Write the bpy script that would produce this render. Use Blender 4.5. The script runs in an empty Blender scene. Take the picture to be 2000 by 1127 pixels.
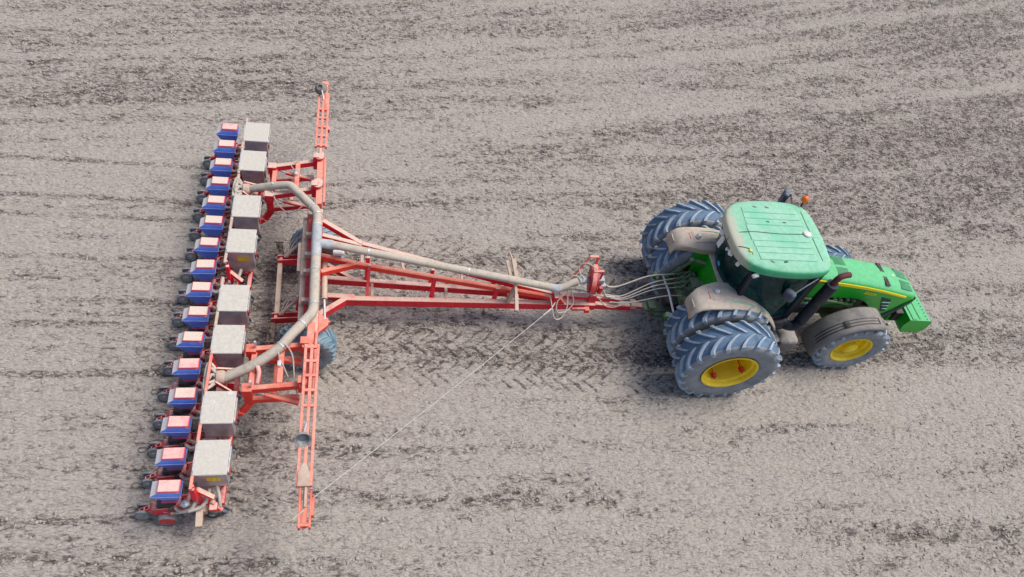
import bpy, bmesh, math, random
import numpy as np
from mathutils import Vector, Matrix, noise as mnoise

random.seed(7)
rng = np.random.default_rng(7)
C = bpy.context.scene.collection
R = math.radians

# ------------------------------------------------------------------ materials
def _new(name):
    m = bpy.data.materials.new(name); m.use_nodes = True
    nt = m.node_tree; nt.nodes.clear()
    out = nt.nodes.new('ShaderNodeOutputMaterial')
    return m, nt, out

def N(nt, typ, **kw):
    n = nt.nodes.new(typ)
    for k, v in kw.items():
        if k.startswith('i_'):
            n.inputs[k[2:].replace('_', ' ')].default_value = v
        else:
            setattr(n, k, v)
    return n

def mixc(nt, fac, a, b, blend='MIX'):
    n = nt.nodes.new('ShaderNodeMix'); n.data_type = 'RGBA'; n.blend_type = blend
    for idx, v in ((0, fac), (6, a), (7, b)):
        if hasattr(v, 'links') or isinstance(v, bpy.types.NodeSocket): nt.links.new(v, n.inputs[idx])
        else: n.inputs[idx].default_value = v if idx == 0 else (*v, 1) if len(v) == 3 else v
    return n.outputs[2]

def math_(nt, op, a, b=0.0, clamp=False):
    n = nt.nodes.new('ShaderNodeMath'); n.operation = op; n.use_clamp = clamp
    for i, v in enumerate((a, b)):
        if isinstance(v, bpy.types.NodeSocket): nt.links.new(v, n.inputs[i])
        else: n.inputs[i].default_value = v
    return n.outputs[0]

def ramp(nt, src, lo, hi, a=0.0, b=1.0):
    n = nt.nodes.new('ShaderNodeMapRange'); n.interpolation_type = 'SMOOTHSTEP'
    nt.links.new(src, n.inputs[0])
    for i, v in zip((1, 2, 3, 4), (lo, hi, a, b)): n.inputs[i].default_value = v
    return n.outputs[0]

def noise(nt, scale, detail=4, rough=.6, vec=None, dim='3D'):
    n = nt.nodes.new('ShaderNodeTexNoise'); n.inputs['Scale'].default_value = scale
    n.inputs['Detail'].default_value = detail; n.inputs['Roughness'].default_value = rough
    if vec is None:
        tc = nt.nodes.new('ShaderNodeTexCoord'); oi = nt.nodes.new('ShaderNodeObjectInfo')
        va = nt.nodes.new('ShaderNodeVectorMath'); va.operation = 'ADD'
        vs_ = nt.nodes.new('ShaderNodeVectorMath'); vs_.operation = 'SCALE'; vs_.inputs[0].default_value = (31., 17., 23.)
        nt.links.new(oi.outputs['Random'], vs_.inputs['Scale']); nt.links.new(tc.outputs['Object'], va.inputs[0]); nt.links.new(vs_.outputs[0], va.inputs[1])
        vec = va.outputs[0]
    nt.links.new(vec, n.inputs['Vector'])
    return n.outputs['Fac']

DUST = (.58, .48, .385)

def dusty(name, base, dust=DUST, amt=.9, lo=.35, hi=.85, rough=.5, metal=0., low=.12, nscale=5., vary=.25, coat=0., edge=.5, brmin=.35, rnd=.25):
    """paint or rubber that carries field dust on the faces that look upwards, broken up by noise"""
    m, nt, out = _new(name)
    g = nt.nodes.new('ShaderNodeNewGeometry')
    sp = nt.nodes.new('ShaderNodeSeparateXYZ'); nt.links.new(g.outputs['Normal'], sp.inputs[0])
    up = ramp(nt, sp.outputs['Z'], lo, hi, low, amt)
    n1 = noise(nt, nscale, 6, .65); n2 = noise(nt, nscale * 7, 3, .6)
    br = ramp(nt, n1, .30, .30 + edge * .5, brmin, 1.08)
    oi = nt.nodes.new('ShaderNodeObjectInfo')
    br = math_(nt, 'MULTIPLY', br, math_(nt, 'ADD', math_(nt, 'MULTIPLY', oi.outputs['Random'], rnd), 1.05 - rnd))
    f = math_(nt, 'MULTIPLY', up, br)
    f = math_(nt, 'ADD', f, math_(nt, 'MULTIPLY', math_(nt, 'SUBTRACT', n2, .5), .28), True)
    b0 = mixc(nt, ramp(nt, n1, .35, .7), tuple(c * (1 - vary) for c in base), tuple(min(1, c * (1 + vary * .6)) for c in base))
    col = mixc(nt, f, b0, mixc(nt, ramp(nt, n2, .3, .7), tuple(c * .86 for c in dust), dust))
    p = nt.nodes.new('ShaderNodeBsdfPrincipled')
    nt.links.new(col, p.inputs['Base Color'])
    nt.links.new(ramp(nt, f, 0, .7, rough, .92), p.inputs['Roughness'])
    p.inputs['Metallic'].default_value = 0
    if metal:
        nt.links.new(ramp(nt, f, 0, .6, metal, 0), p.inputs['Metallic'])
    if coat: p.inputs['Coat Weight'].default_value = coat
    p.inputs['Specular IOR Level'].default_value = .4
    bp = nt.nodes.new('ShaderNodeBump'); bp.inputs['Strength'].default_value = .12; bp.inputs['Distance'].default_value = .01
    nt.links.new(n2, bp.inputs['Height']); nt.links.new(bp.outputs[0], p.inputs['Normal'])
    nt.links.new(p.outputs[0], out.inputs[0])
    return m

M = {}
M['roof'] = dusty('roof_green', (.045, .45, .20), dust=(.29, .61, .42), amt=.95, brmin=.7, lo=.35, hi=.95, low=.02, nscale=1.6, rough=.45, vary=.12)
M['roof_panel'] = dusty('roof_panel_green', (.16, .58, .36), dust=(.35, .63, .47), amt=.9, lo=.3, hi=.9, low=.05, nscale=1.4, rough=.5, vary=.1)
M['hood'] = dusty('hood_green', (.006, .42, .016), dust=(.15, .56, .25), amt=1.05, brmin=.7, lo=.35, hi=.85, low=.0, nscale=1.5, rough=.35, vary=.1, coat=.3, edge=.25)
M['hood_mat'] = dusty('hood_vent_green', (.05, .24, .11), dust=(.09, .28, .15), amt=.8, low=.1, rough=.7)
M['green'] = dusty('chassis_green', (.012, .22, .018), amt=.75, low=.06, nscale=6)
M['green_clean'] = dusty('panel_green', (.005, .34, .010), amt=.25, low=.0, nscale=3, rough=.45)
M['greasy'] = dusty('greasy_green', (.03, .12, .03), dust=(.36, .36, .28), amt=.7, low=.25, nscale=9)
M['dark'] = dusty('black_iron', (.012, .013, .016), dust=(.25, .22, .19), amt=.45, low=.04, nscale=8, rough=.5)
M['black'] = dusty('black_plastic', (.006, .009, .022), dust=(.14, .15, .17), amt=.15, low=.0, nscale=5, rough=.4)
M['grille'] = dusty('black_grille', (.02, .03, .045), dust=(.2, .2, .2), amt=.3, low=.05, nscale=25, rough=.5)
M['yellow'] = dusty('rim_yellow', (.95, .68, .004), dust=(.62, .48, .14), amt=.25, low=.05, nscale=3.5, rough=.4, vary=.18)
M['stripe'] = dusty('stripe_yellow', (.95, .80, .008), amt=.05, low=.0, rough=.4, vary=.03)
M['decal_dark'] = dusty('decal_black', (.02, .03, .01), amt=.0, low=.0)
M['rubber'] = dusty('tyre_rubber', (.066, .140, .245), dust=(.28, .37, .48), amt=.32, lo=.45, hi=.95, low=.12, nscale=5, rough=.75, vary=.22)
M['red_clean'] = dusty('frame_red_clean', (.72, .012, .022), dust=(.6, .3, .22), amt=.25, low=.0, nscale=4, rough=.5)
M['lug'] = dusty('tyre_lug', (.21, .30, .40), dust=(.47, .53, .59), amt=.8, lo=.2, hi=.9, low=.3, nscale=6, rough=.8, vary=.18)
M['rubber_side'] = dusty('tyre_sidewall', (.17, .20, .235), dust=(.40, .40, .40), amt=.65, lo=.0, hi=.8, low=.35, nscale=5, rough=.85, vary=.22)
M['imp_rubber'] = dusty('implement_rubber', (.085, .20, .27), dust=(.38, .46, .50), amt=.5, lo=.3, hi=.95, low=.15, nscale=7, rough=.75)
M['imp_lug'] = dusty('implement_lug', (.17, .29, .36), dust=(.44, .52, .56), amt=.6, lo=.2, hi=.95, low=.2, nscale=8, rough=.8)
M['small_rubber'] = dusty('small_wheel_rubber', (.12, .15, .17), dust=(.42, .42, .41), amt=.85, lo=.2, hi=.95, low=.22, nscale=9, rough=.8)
M['fender'] = dusty('dusty_fender', (.40, .33, .265), dust=(.66, .56, .455), amt=1., lo=-.2, hi=.9, low=.5, nscale=1.5, rough=.8, vary=.12)
M['front_fender'] = dusty('grey_fender', (.13, .13, .135), dust=(.33, .30, .275), amt=.95, lo=.1, hi=.95, low=.25, nscale=2.2, rough=.8, vary=.15)
M['tank_grey'] = dusty('fuel_tank_plastic', (.10, .10, .11), dust=(.42, .38, .34), amt=.9, lo=.0, hi=.8, low=.2, nscale=3, rough=.75)
M['maroon'] = dusty('rusty_pipe', (.10, .018, .028), dust=(.22, .08, .07), amt=.5, nscale=8, rough=.6)
M['shield'] = dusty('exhaust_shield', (.007, .010, .026), dust=(.10, .115, .15), amt=.35, lo=-.1, hi=.5, low=.05, nscale=4, rough=.6)
M['red'] = dusty('frame_red', (.80, .007, .026), brmin=.72, dust=(.72, .52, .43), amt=1.0, lo=.3, hi=.8, low=.02, nscale=3.2, rough=.5, vary=.15, edge=.3)
M['red_orange'] = dusty('frame_orange_red', (.88, .040, .020), dust=(.76, .40, .29), amt=.80, brmin=.45, lo=.3, hi=.9, low=.0, nscale=2.2, rough=.5, vary=.15, edge=.7)
M['red_deep'] = dusty('unit_red', (.74, .012, .036), dust=(.76, .46, .41), amt=.9, lo=.4, hi=.95, low=.02, nscale=8, rough=.5, vary=.2)
M['pale'] = dusty('dust_covered_steel', (.50, .30, .23), dust=(.60, .48, .38), amt=1., lo=.0, hi=.7, low=.25, nscale=4, rough=.85, vary=.15)
M['marker'] = dusty('marker_salmon', (.80, .06, .05), dust=(.80, .37, .28), amt=.95, brmin=.5, lo=.15, hi=.8, low=.1, nscale=3, rough=.55, vary=.1)
M['pink'] = dusty('hopper_lid_red', (.84, .11, .17), brmin=.85, rnd=.15, dust=(.76, .62, .52), amt=1., lo=.6, hi=.9, low=.0, nscale=6, rough=.6, vary=.1, edge=.35)
M['pink_bare'] = dusty('hopper_lid_red_bare', (.86, .14, .20), brmin=.6, dust=(.83, .56, .50), amt=1.0, lo=.6, hi=.9, low=.0, nscale=7, rough=.6, vary=.1, edge=.6)
M['pink_plate'] = dusty('meter_pink', (.62, .05, .14), dust=(.6, .3, .3), amt=.5, rough=.6)
M['blue'] = dusty('hopper_blue', (.10, .27, .95), brmin=.9, rnd=.12, dust=(.70, .66, .64), amt=1.0, lo=.40, hi=.66, low=.08, nscale=5, rough=.5, vary=.15)
M['blue_seam'] = dusty('hopper_seam', (.30, .38, .75), dust=(.6, .55, .5), amt=.4, nscale=10)
M['steel'] = dusty('stainless_side', (.50, .475, .50), dust=(.46, .42, .39), amt=.3, lo=.3, hi=.9, low=.14, nscale=4, rough=.36, metal=.5, vary=.3)
M['lid'] = dusty('dusty_steel_lid', (.60, .575, .53), brmin=.9, rnd=.1, dust=(.60, .565, .495), amt=1.2, lo=.5, hi=.9, low=.15, nscale=2.6, rough=.4, metal=.15, vary=.05, edge=.08)
M['lid_worn'] = dusty('worn_steel_lid', (.80, .82, .86), rnd=.1, dust=(.60, .565, .495), amt=1.2, lo=.5, hi=.9, low=.15, nscale=4.5, rough=.3, metal=.5, vary=.05, edge=.25)
M['pipe'] = dusty('dusty_duct', (.40, .35, .28), dust=(.57, .50, .41), amt=1., lo=-.2, hi=.8, low=.25, nscale=6, rough=.9, vary=.12)
M['tape'] = dusty('grey_tape', (.42, .47, .50), dust=(.55, .53, .50), amt=.5, lo=0, hi=.9, nscale=9, rough=.7)
M['silver'] = dusty('bright_steel', (.72, .74, .78), dust=(.55, .5, .45), amt=.3, low=.05, nscale=8, rough=.3, metal=.7, vary=.1)
M['hose'] = dusty('dusty_hose', (.42, .38, .32), dust=(.60, .55, .48), amt=.9, lo=-.2, hi=.7, low=.3, nscale=12, rough=.9)
M['rope'] = dusty('pale_cord', (.50, .53, .48), dust=(.58, .58, .52), amt=.5, low=.2, nscale=20, rough=.9)
M['label_yellow'] = dusty('yellow_sticker', (.85, .62, .01), amt=.2, low=.1, nscale=15, rough=.6)
M['white'] = dusty('white_plastic', (.8, .8, .78), amt=.15, low=.05, nscale=10, rough=.5)
M['orange'] = dusty('orange_lens', (.90, .16, .01), amt=.1, low=.0, nscale=6, rough=.25, vary=.1)
M['redlens'] = dusty('red_lens', (.70, .012, .02), amt=.2, low=.0, nscale=8, rough=.25)
M['mirror'] = dusty('mirror_shell', (.04, .06, .10), dust=(.28, .31, .37), amt=.6, lo=-.2, hi=.9, low=.2, nscale=6, rough=.5)
M['seat'] = dusty('seat_cloth', (.03, .05, .055), amt=.1, low=.0, nscale=8, rough=.9)
M['cabin'] = dusty('cabin_trim', (.05, .065, .065), dust=(.12, .14, .14), amt=.4, low=.0, nscale=8, rough=.8)
M['darkmetal'] = dusty('worn_disc', (.13, .115, .105), dust=(.36, .32, .29), amt=.6, low=.2, nscale=12, rough=.5, metal=.4)
M['blue_sticker'] = dusty('blue_sticker', (.08, .30, .70), amt=.0, low=.0)
M['wheel_grey'] = dusty('press_wheel_grey', (.26, .26, .255), dust=(.46, .44, .41), amt=.7, lo=-.1, low=.3, nscale=10, rough=.8)
M['mud'] = dusty('muddy_iron', (.10, .08, .065), dust=(.24, .20, .165), amt=.8, low=.4, nscale=10, rough=.95)

def dirty_rear(mat, x0, x1, dirt=(.56, .50, .40)):
    nt = mat.node_tree; p = [n for n in nt.nodes if n.type == 'BSDF_PRINCIPLED'][0]
    src = p.inputs['Base Color'].links[0].from_socket
    tc = nt.nodes.new('ShaderNodeTexCoord'); sp = nt.nodes.new('ShaderNodeSeparateXYZ'); nt.links.new(tc.outputs['Object'], sp.inputs[0])
    xx = math_(nt, 'ADD', sp.outputs['X'], math_(nt, 'MULTIPLY', math_(nt, 'SUBTRACT', noise(nt, 4, 4, .7), .5), .35))
    n2 = noise(nt, 9, 5, .75)
    blot = ramp(nt, n2, .60, .70, 0, .5)
    f = math_(nt, 'ADD', ramp(nt, xx, x0, x1, .85, 0), blot, True)
    nt.links.new(mixc(nt, f, src, dirt), p.inputs['Base Color'])
dirty_rear(M['roof'], -.34, -.10); dirty_rear(M['roof_panel'], -.2, -.05, (.60, .66, .54))

def glass(name, tint, rough=.06):
    m, nt, out = _new(name)
    tr = N(nt, 'ShaderNodeBsdfTransparent'); tr.inputs[0].default_value = (*tint, 1)
    gl = N(nt, 'ShaderNodeBsdfGlossy'); gl.inputs[0].default_value = (.45, .58, .60, 1); gl.inputs['Roughness'].default_value = rough
    df = N(nt, 'ShaderNodeBsdfDiffuse'); df.inputs[0].default_value = (.012, .11, .115, 1)
    fr = N(nt, 'ShaderNodeFresnel'); fr.inputs[0].default_value = 1.45
    n = noise(nt, 3.5, 5, .7)
    mx = N(nt, 'ShaderNodeMixShader'); nt.links.new(ramp(nt, n, .42, .75, .12, .5), mx.inputs[0])
    nt.links.new(tr.outputs[0], mx.inputs[1]); nt.links.new(df.outputs[0], mx.inputs[2])
    m2 = N(nt, 'ShaderNodeMixShader'); nt.links.new(fr.outputs[0], m2.inputs[0])
    nt.links.new(mx.outputs[0], m2.inputs[1]); nt.links.new(gl.outputs[0], m2.inputs[2])
    nt.links.new(m2.outputs[0], out.inputs[0])
    return m
M['glass'] = glass('tinted_glass', (.15, .45, .45))

# ------------------------------------------------------------------ mesh builder
class MB:
    def __init__(s): s.bm = bmesh.new()
    def box(s, c, d, rot=None, bev=0., seg=2, taper=None):
        b = bmesh.new()
        bmesh.ops.create_cube(b, size=1)
        for v in b.verts:
            v.co = Vector((v.co.x * d[0], v.co.y * d[1], v.co.z * d[2]))
            if taper and v.co.z < 0: v.co.x *= taper; v.co.y *= taper
        if bev: bmesh.ops.bevel(b, geom=b.edges[:], offset=bev, segments=seg, affect='EDGES', profile=.5)
        m = Matrix.Translation(Vector(c))
        if rot is not None: m = m @ rot.to_4x4()
        b.transform(m); s._merge(b); return s
    def _merge(s, b):
        me = bpy.data.meshes.new('tmp'); b.to_mesh(me); b.free(); s.bm.from_mesh(me); bpy.data.meshes.remove(me)
    def bar(s, p, q, w, h, top=True, ext=0., bev=.006):
        """square tube from p to q; p and q lie on its top face"""
        p, q = Vector(p), Vector(q); d = (q - p); L = d.length; x = d.normalized()
        up = Vector((0, 0, 1)) if abs(x.z) < .9 else Vector((1, 0, 0))
        y = up.cross(x).normalized(); z = x.cross(y)
        c = (p + q) / 2 - (z * h / 2 if top else Vector())
        b = bmesh.new(); bmesh.ops.create_cube(b, size=1)
        for v in b.verts: v.co = Vector((v.co.x * (L + 2 * ext), v.co.y * w, v.co.z * h))
        if bev: bmesh.ops.bevel(b, geom=b.edges[:], offset=min(bev, w * .2, h * .2), segments=1, affect='EDGES')
        m = Matrix((x, y, z)).transposed().to_4x4(); m.translation = c
        b.transform(m); s._merge(b); return s
    def tube(s, pts, r, n=8, cap=True, ribs=0.):
        pts = [Vector(p) for p in pts]; rings = []
        rr = r if isinstance(r, (list, tuple)) else [r] * len(pts)
        prev = None
        for i, p in enumerate(pts):
            t = (pts[min(i + 1, len(pts) - 1)] - pts[max(i - 1, 0)]).normalized()
            if prev is None:
                a = Vector((0, 0, 1)) if abs(t.z) < .9 else Vector((1, 0, 0))
                u = t.cross(a).normalized()
            else: u = (prev - t * prev.dot(t)).normalized()
            prev = u; v = t.cross(u)
            k = rr[i] * (1 + (ribs if i % 2 else 0))
            rings.append([s.bm.verts.new(p + (u * math.cos(2 * math.pi * j / n) + v * math.sin(2 * math.pi * j / n)) * k) for j in range(n)])
        for a, b in zip(rings, rings[1:]):
            for j in range(n): s.bm.faces.new((a[j], a[(j + 1) % n], b[(j + 1) % n], b[j]))
        if cap: s.bm.faces.new(rings[0][::-1]); s.bm.faces.new(rings[-1])
        return s
    def lathe(s, prof, c=(0, 0, 0), axis='Y', n=32, close=False):
        """prof: list of (radius, along-axis)"""
        rings = []; c = Vector(c)
        for r, a in prof:
            ring = []
            for j in range(n):
                t = 2 * math.pi * j / n; k, l = math.cos(t) * r, math.sin(t) * r
                p = Vector((k, a, l)) if axis == 'Y' else Vector((a, k, l)) if axis == 'X' else Vector((k, l, a))
                ring.append(s.bm.verts.new(c + p))
            rings.append(ring)
        if close: rings.append(rings[0])
        for a, b in zip(rings, rings[1:]):
            for j in range(n): s.bm.faces.new((a[j], a[(j + 1) % n], b[(j + 1) % n], b[j]))
        if not close:
            for ring in (rings[0], rings[-1]):
                if (ring[0].co - ring[n // 2].co).length > 1e-4: s.bm.faces.new(ring)
        return s
    def loft(s, rings, cap=True, closed=True):
        rs = [[s.bm.verts.new(Vector(p)) for p in r] for r in rings]
        n = len(rs[0])
        for a, b in zip(rs, rs[1:]):
            for j in range(n if closed else n - 1):
                s.bm.faces.new((a[j], a[(j + 1) % n], b[(j + 1) % n], b[j]))
        if cap and closed: s.bm.faces.new(rs[0][::-1]); s.bm.faces.new(rs[-1])
        return s
    def prism(s, poly, off):
        """poly: 3-D polygon, off: extrusion vector"""
        off = Vector(off)
        a = [Vector(p) for p in poly]
        return s.loft([a, [p + off for p in a]])
    def done(s, name, mat, parent=None, label=None, smooth=0, solid=0., bevel=0., sub=0):
        bmesh.ops.recalc_face_normals(s.bm, faces=s.bm.faces[:])
        me = bpy.data.meshes.new(name); s.bm.to_mesh(me); s.bm.free()
        if smooth:
            for p in me.polygons: p.use_smooth = True
            try: me.set_sharp_from_angle(angle=R(smooth))
            except Exception: pass
        o = bpy.data.objects.new(name, me); C.objects.link(o)
        for m in (mat if isinstance(mat, (list, tuple)) else [mat]): me.materials.append(m)
        if parent is not None: o.parent = parent
        if label: o['label'] = label
        if solid:
            k = o.modifiers.new('s', 'SOLIDIFY'); k.thickness = solid; k.offset = 0
        if bevel:
            k = o.modifiers.new('b', 'BEVEL'); k.width = bevel; k.segments = 2; k.limit_method = 'ANGLE'; k.angle_limit = R(35)
        if sub:
            k = o.modifiers.new('ss', 'SUBSURF'); k.levels = sub; k.render_levels = sub
        return o

def empty(name, loc, rz=0.):
    o = bpy.data.objects.new(name, None); C.objects.link(o); o.location = loc; o.rotation_euler = (0, 0, rz); o.empty_display_size = .2
    return o
def tag(o, label, cat, group=None):
    o['label'] = label; o['category'] = cat
    if group: o['group'] = group
    return o
def catmull(pts, k=6):
    pts = [Vector(p) for p in pts]; P = [pts[0] * 2 - pts[1]] + pts + [pts[-1] * 2 - pts[-2]]; out = []
    for i in range(1, len(P) - 2):
        for j in range(k):
            t = j / k; a, b, c, d = P[i - 1], P[i], P[i + 1], P[i + 2]
            out.append(.5 * ((2 * b) + (c - a) * t + (2 * a - 5 * b + 4 * c - d) * t * t + (3 * b - a - 3 * c + d) * t ** 3))
    out.append(pts[-1]); return out
def text_mesh(txt, size, mat, name, parent, mtx, extrude=.002, bold=0.0, sx=1.):
    cu = bpy.data.curves.new('t', 'FONT'); cu.body = txt; cu.size = size; cu.extrude = extrude; cu.offset = bold
    cu.align_x = 'CENTER'; cu.align_y = 'CENTER'
    o = bpy.data.objects.new('t', cu); C.objects.link(o)
    dg = bpy.context.evaluated_depsgraph_get(); me = bpy.data.meshes.new_from_object(o.evaluated_get(dg))
    bpy.data.objects.remove(o); bpy.data.curves.remove(cu)
    me.transform(mtx @ Matrix.Diagonal((sx, 1, 1, 1))); me.materials.clear(); me.materials.append(mat); me.name = name
    r = bpy.data.objects.new(name, me); C.objects.link(r); r.parent = parent
    return r

# ------------------------------------------------------------------ tyres
def tyre_mesh(name, Rr, w, rim, nlug, lug_h, lug_w, sweep, mats, fine=False, n=64):
    """carcass and chevron lugs in one mesh, axle along Y, apex of the V pointing forward on top; mats: rubber, lug, sidewall"""
    m = MB(); rc = Rr - lug_h; h = w / 2
    prof = [(rim - .01, -h * .72), (rim + .02, -h * .86), (rim + (rc - rim) * .45, -h * 1.0), (rim + (rc - rim) * .72, -h * .99), (rc - .045, -h * .93), (rc - .016, -h * .82),
            (rc, -h * .45), (rc + .004, 0), (rc, h * .45), (rc - .016, h * .82), (rc - .045, h * .93), (rim + (rc - rim) * .72, h * .99), (rim + (rc - rim) * .45, h * 1.0), (rim + .02, h * .86), (rim - .01, h * .72)]
    m.lathe(prof, n=n, close=True)
    m.bm.faces.ensure_lookup_table()
    for f in m.bm.faces:
        ys = [abs(v.co.y) for v in f.verts]; rs = [math.hypot(v.co.x, v.co.z) for v in f.verts]
        f.material_index = 2 if min(ys) > h * .8 and max(rs) < rc - .005 else 0
    nb = len(m.bm.faces)
    def pt(a, r, y): return Vector((math.sin(a) * r, y, math.cos(a) * r))
    K = 7
    for side in (-1, 1):
        for i in range(nlug):
            a0 = 2 * math.pi * (i + (.5 if side > 0 else 0)) / nlug
            rings = []
            for k in range(K):
                t = k / (K - 1)
                y = side * (.015 + t * (h * .97 - .015))
                s_ = sweep * (1 - (1 - t) ** 1.5)
                a = a0 - s_ / Rr
                base = rc - (.03 * max(0, (t - .6) / .4) ** 2)
                topr = Rr - .010 * t * t - .030 * max(0, (t - .8) / .2) ** 2 - (.02 if k == 0 else 0)
                hw = lug_w * (.5 if t < .75 else .5 + .25 * (t - .75) / .25) / Rr
                sl = sweep * 1.5 * (1 - t) ** .5 / h
                nrm = math.sqrt(1 + sl * sl); hw2 = hw * nrm ** .42
                tp = hw2 * .70
                rings.append([pt(a - hw2, base - .012, y), pt(a - tp, topr, y), pt(a + tp, topr, y), pt(a + hw2, base - .012, y)])
            # shoulder drop
            a = a0 - sweep / Rr; y = side * h * 1.0; hw = lug_w * .62 / Rr
            rings.append([pt(a - hw, rc - .11, y * .975), pt(a - hw * .7, rc - .10, y * 1.0), pt(a + hw * .7, rc - .10, y * 1.0), pt(a + hw, rc - .11, y * .975)])
            m.loft(rings)
    m.bm.faces.ensure_lookup_table()
    for f in m.bm.faces[nb:]: f.material_index = 1
    bmesh.ops.recalc_face_normals(m.bm, faces=m.bm.faces[:])
    me = bpy.data.meshes.new(name); m.bm.to_mesh(me); m.bm.free()
    for mm in mats: me.materials.append(mm)
    for p in me.polygons: p.use_smooth = True
    me.set_sharp_from_angle(angle=R(38))
    return me
def inst(name, me, parent, loc=(0, 0, 0), rot=(0, 0, 0)):
    o = bpy.data.objects.new(name, me); C.objects.link(o); o.parent = parent; o.location = loc; o.rotation_euler = rot
    return o

# ================================================================== TRACTOR
T = empty('tractor', (9.494, -.03, 0), R(-.25))
tag(T, 'green farm tractor with yellow rims and dual rear tyres pulling the planter', 'tractor')

def sym(half):
    """half outline with y>=0 from rear centre to front centre -> closed outline"""
    return [(x, y) for x, y in half] + [(x, -y) for x, y in half[::-1] if y > 1e-6]
roof_half = [(-.385, 0), (-.375, .25), (-.34, .44), (-.27, .60), (-.15, .72), (.02, .80), (.25, .85), (.5, .875), (.8, .88), (1.05, .865), (1.25, .83), (1.38, .77), (1.46, .67), (1.50, .5), (1.53, .25), (1.54, 0)]
ro = sym(roof_half); rc_ = (.60, 0)
def rring(k, z, kx=None): return [(rc_[0] + (x - rc_[0]) * (kx or k), y * k, z) for x, y in ro]
m = MB(); m.loft([rring(.93, 2.77), rring(.985, 2.79), rring(1.0, 2.82), rring(1.0, 2.915), rring(.988, 2.95), rring(.966, 2.972), rring(.93, 2.984), rring(.86, 3.0)])
m.done('roof', M['roof'], T, smooth=40)
m = MB(); m.loft([rring(.9, 2.70), rring(.955, 2.72), rring(.955, 2.785)]); m.done('roof_rim', M['black'], T, smooth=40)
# raised roof panel made of ribs with narrow joints, on a base sheet
m = MB()
ys = [-.63, -.47, -.33, -.19, .2, .35, .5, .63]
for a, b in zip(ys, ys[1:]):
    m.box(((.58 - .012 * 0), (a + b) / 2, 3.002), (1.20 - .06 * abs(a + b), (b - a) - .009, .026), bev=.008, seg=1)
m.box((.58, 0, 2.995), (1.21, 1.24, .014), bev=.004, seg=1)
m.done('roof_panel', M['roof_panel'], T)
m = MB(); m.bar((1.26, .0, 3.004), (1.44, 0, 2.995), .10, .012); m.bar((1.30, .03, 3.010), (1.42, .03, 3.003), .012, .008); m.bar((1.30, -.03, 3.010), (1.42, -.03, 3.003), .012, .008)
m.done('roof_hatch', M['roof_panel'], T)
m = MB(); m.bar((1.27, -.6, 3.0), (1.27, .6, 3.0), .02, .01); m.bar((1.27, .6, 3.0), (1.47, .62, 2.982), .014, .01); m.bar((1.27, -.6, 3.0), (1.47, -.62, 2.982), .014, .01)
m.done('roof_seam', M['pipe'], T)
m = MB(); m.lathe([(.0, 3.01), (.07, 3.012), (.078, 3.025), (.074, 3.045), (.05, 3.055), (0, 3.058)], c=(1.17, .01, 0), axis='Z', n=20); m.done('gps_antenna', M['white'], T, smooth=40)
m = MB(); m.tube(catmull([(1.12, .01, 3.022), (.6, -.01, 3.02), (.1, .015, 3.02), (-.2, .0, 3.0), (-.36, -.03, 2.93), (-.39, -.05, 2.82)]), .007, 5); m.done('antenna_cable', M['dark'], T)
m = MB(); m.tube([(1.39, .80, 2.94), (1.385, .815, 3.07)], .018, 6); st = m.done('beacon_stem', M['dark'], T)
m = MB(); m.lathe([(0, 3.06), (.05, 3.062), (.068, 3.09), (.07, 3.13), (.055, 3.175), (.02, 3.195), (0, 3.197)], c=(1.385, .815, 0), axis='Z', n=16); m.done('beacon', M['orange'], st, smooth=50)
m = MB(); m.lathe([(0, 2.99), (.035, 2.995), (.03, 3.03), (0, 3.035)], c=(-.13, -.44, 0), axis='Z', n=10); m.done('roof_knob', M['label_yellow'], T, smooth=40)
m = MB(); m.box((-.185, -.20, 2.985), (.11, .10, .01), rot=Matrix.Rotation(.5, 3, 'Z')); m.done('roof_plate', M['tape'], T)
m = MB(); m.tube(catmull([(-.1, -.52, 3.0), (-.13, -.40, 3.01), (-.3, -.33, 2.99), (-.36, -.3, 2.88)]), .006, 5); m.done('roof_wire', M['dark'], T)
for (x, y) in ((.32, .66), (.24, -.66), (.5, -.66), (.58, .66), (.8, .28), (.46, .28)):
    m = MB(); m.box((x, y, 3.012), (.07, .03, .02), rot=Matrix.Rotation(random.uniform(-.5, .5), 3, 'Z'), bev=.006, seg=1); m.done('roof_clip', M['tape'] if y > .3 or x < .4 else M['dark'], T)
# work lights under the roof edge
for (x, y, yaw) in ((-.27, -.52, 2.3), (-.35, -.28, 2.8), (-.02, -.79, 1.8), (-.28, .52, -2.3), (-.36, .2, 3.3)):
    m = MB(); m.lathe([(0, -.04), (.05, -.035), (.055, .02), (.045, .03), (0, .032)], axis='X', n=12)
    o = m.done('work_light', M['white'], T, smooth=40); o.location = (x, y, 2.745); o.rotation_euler = (0, R(-15), yaw); o.scale = (1, 1.3, .9)

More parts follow.
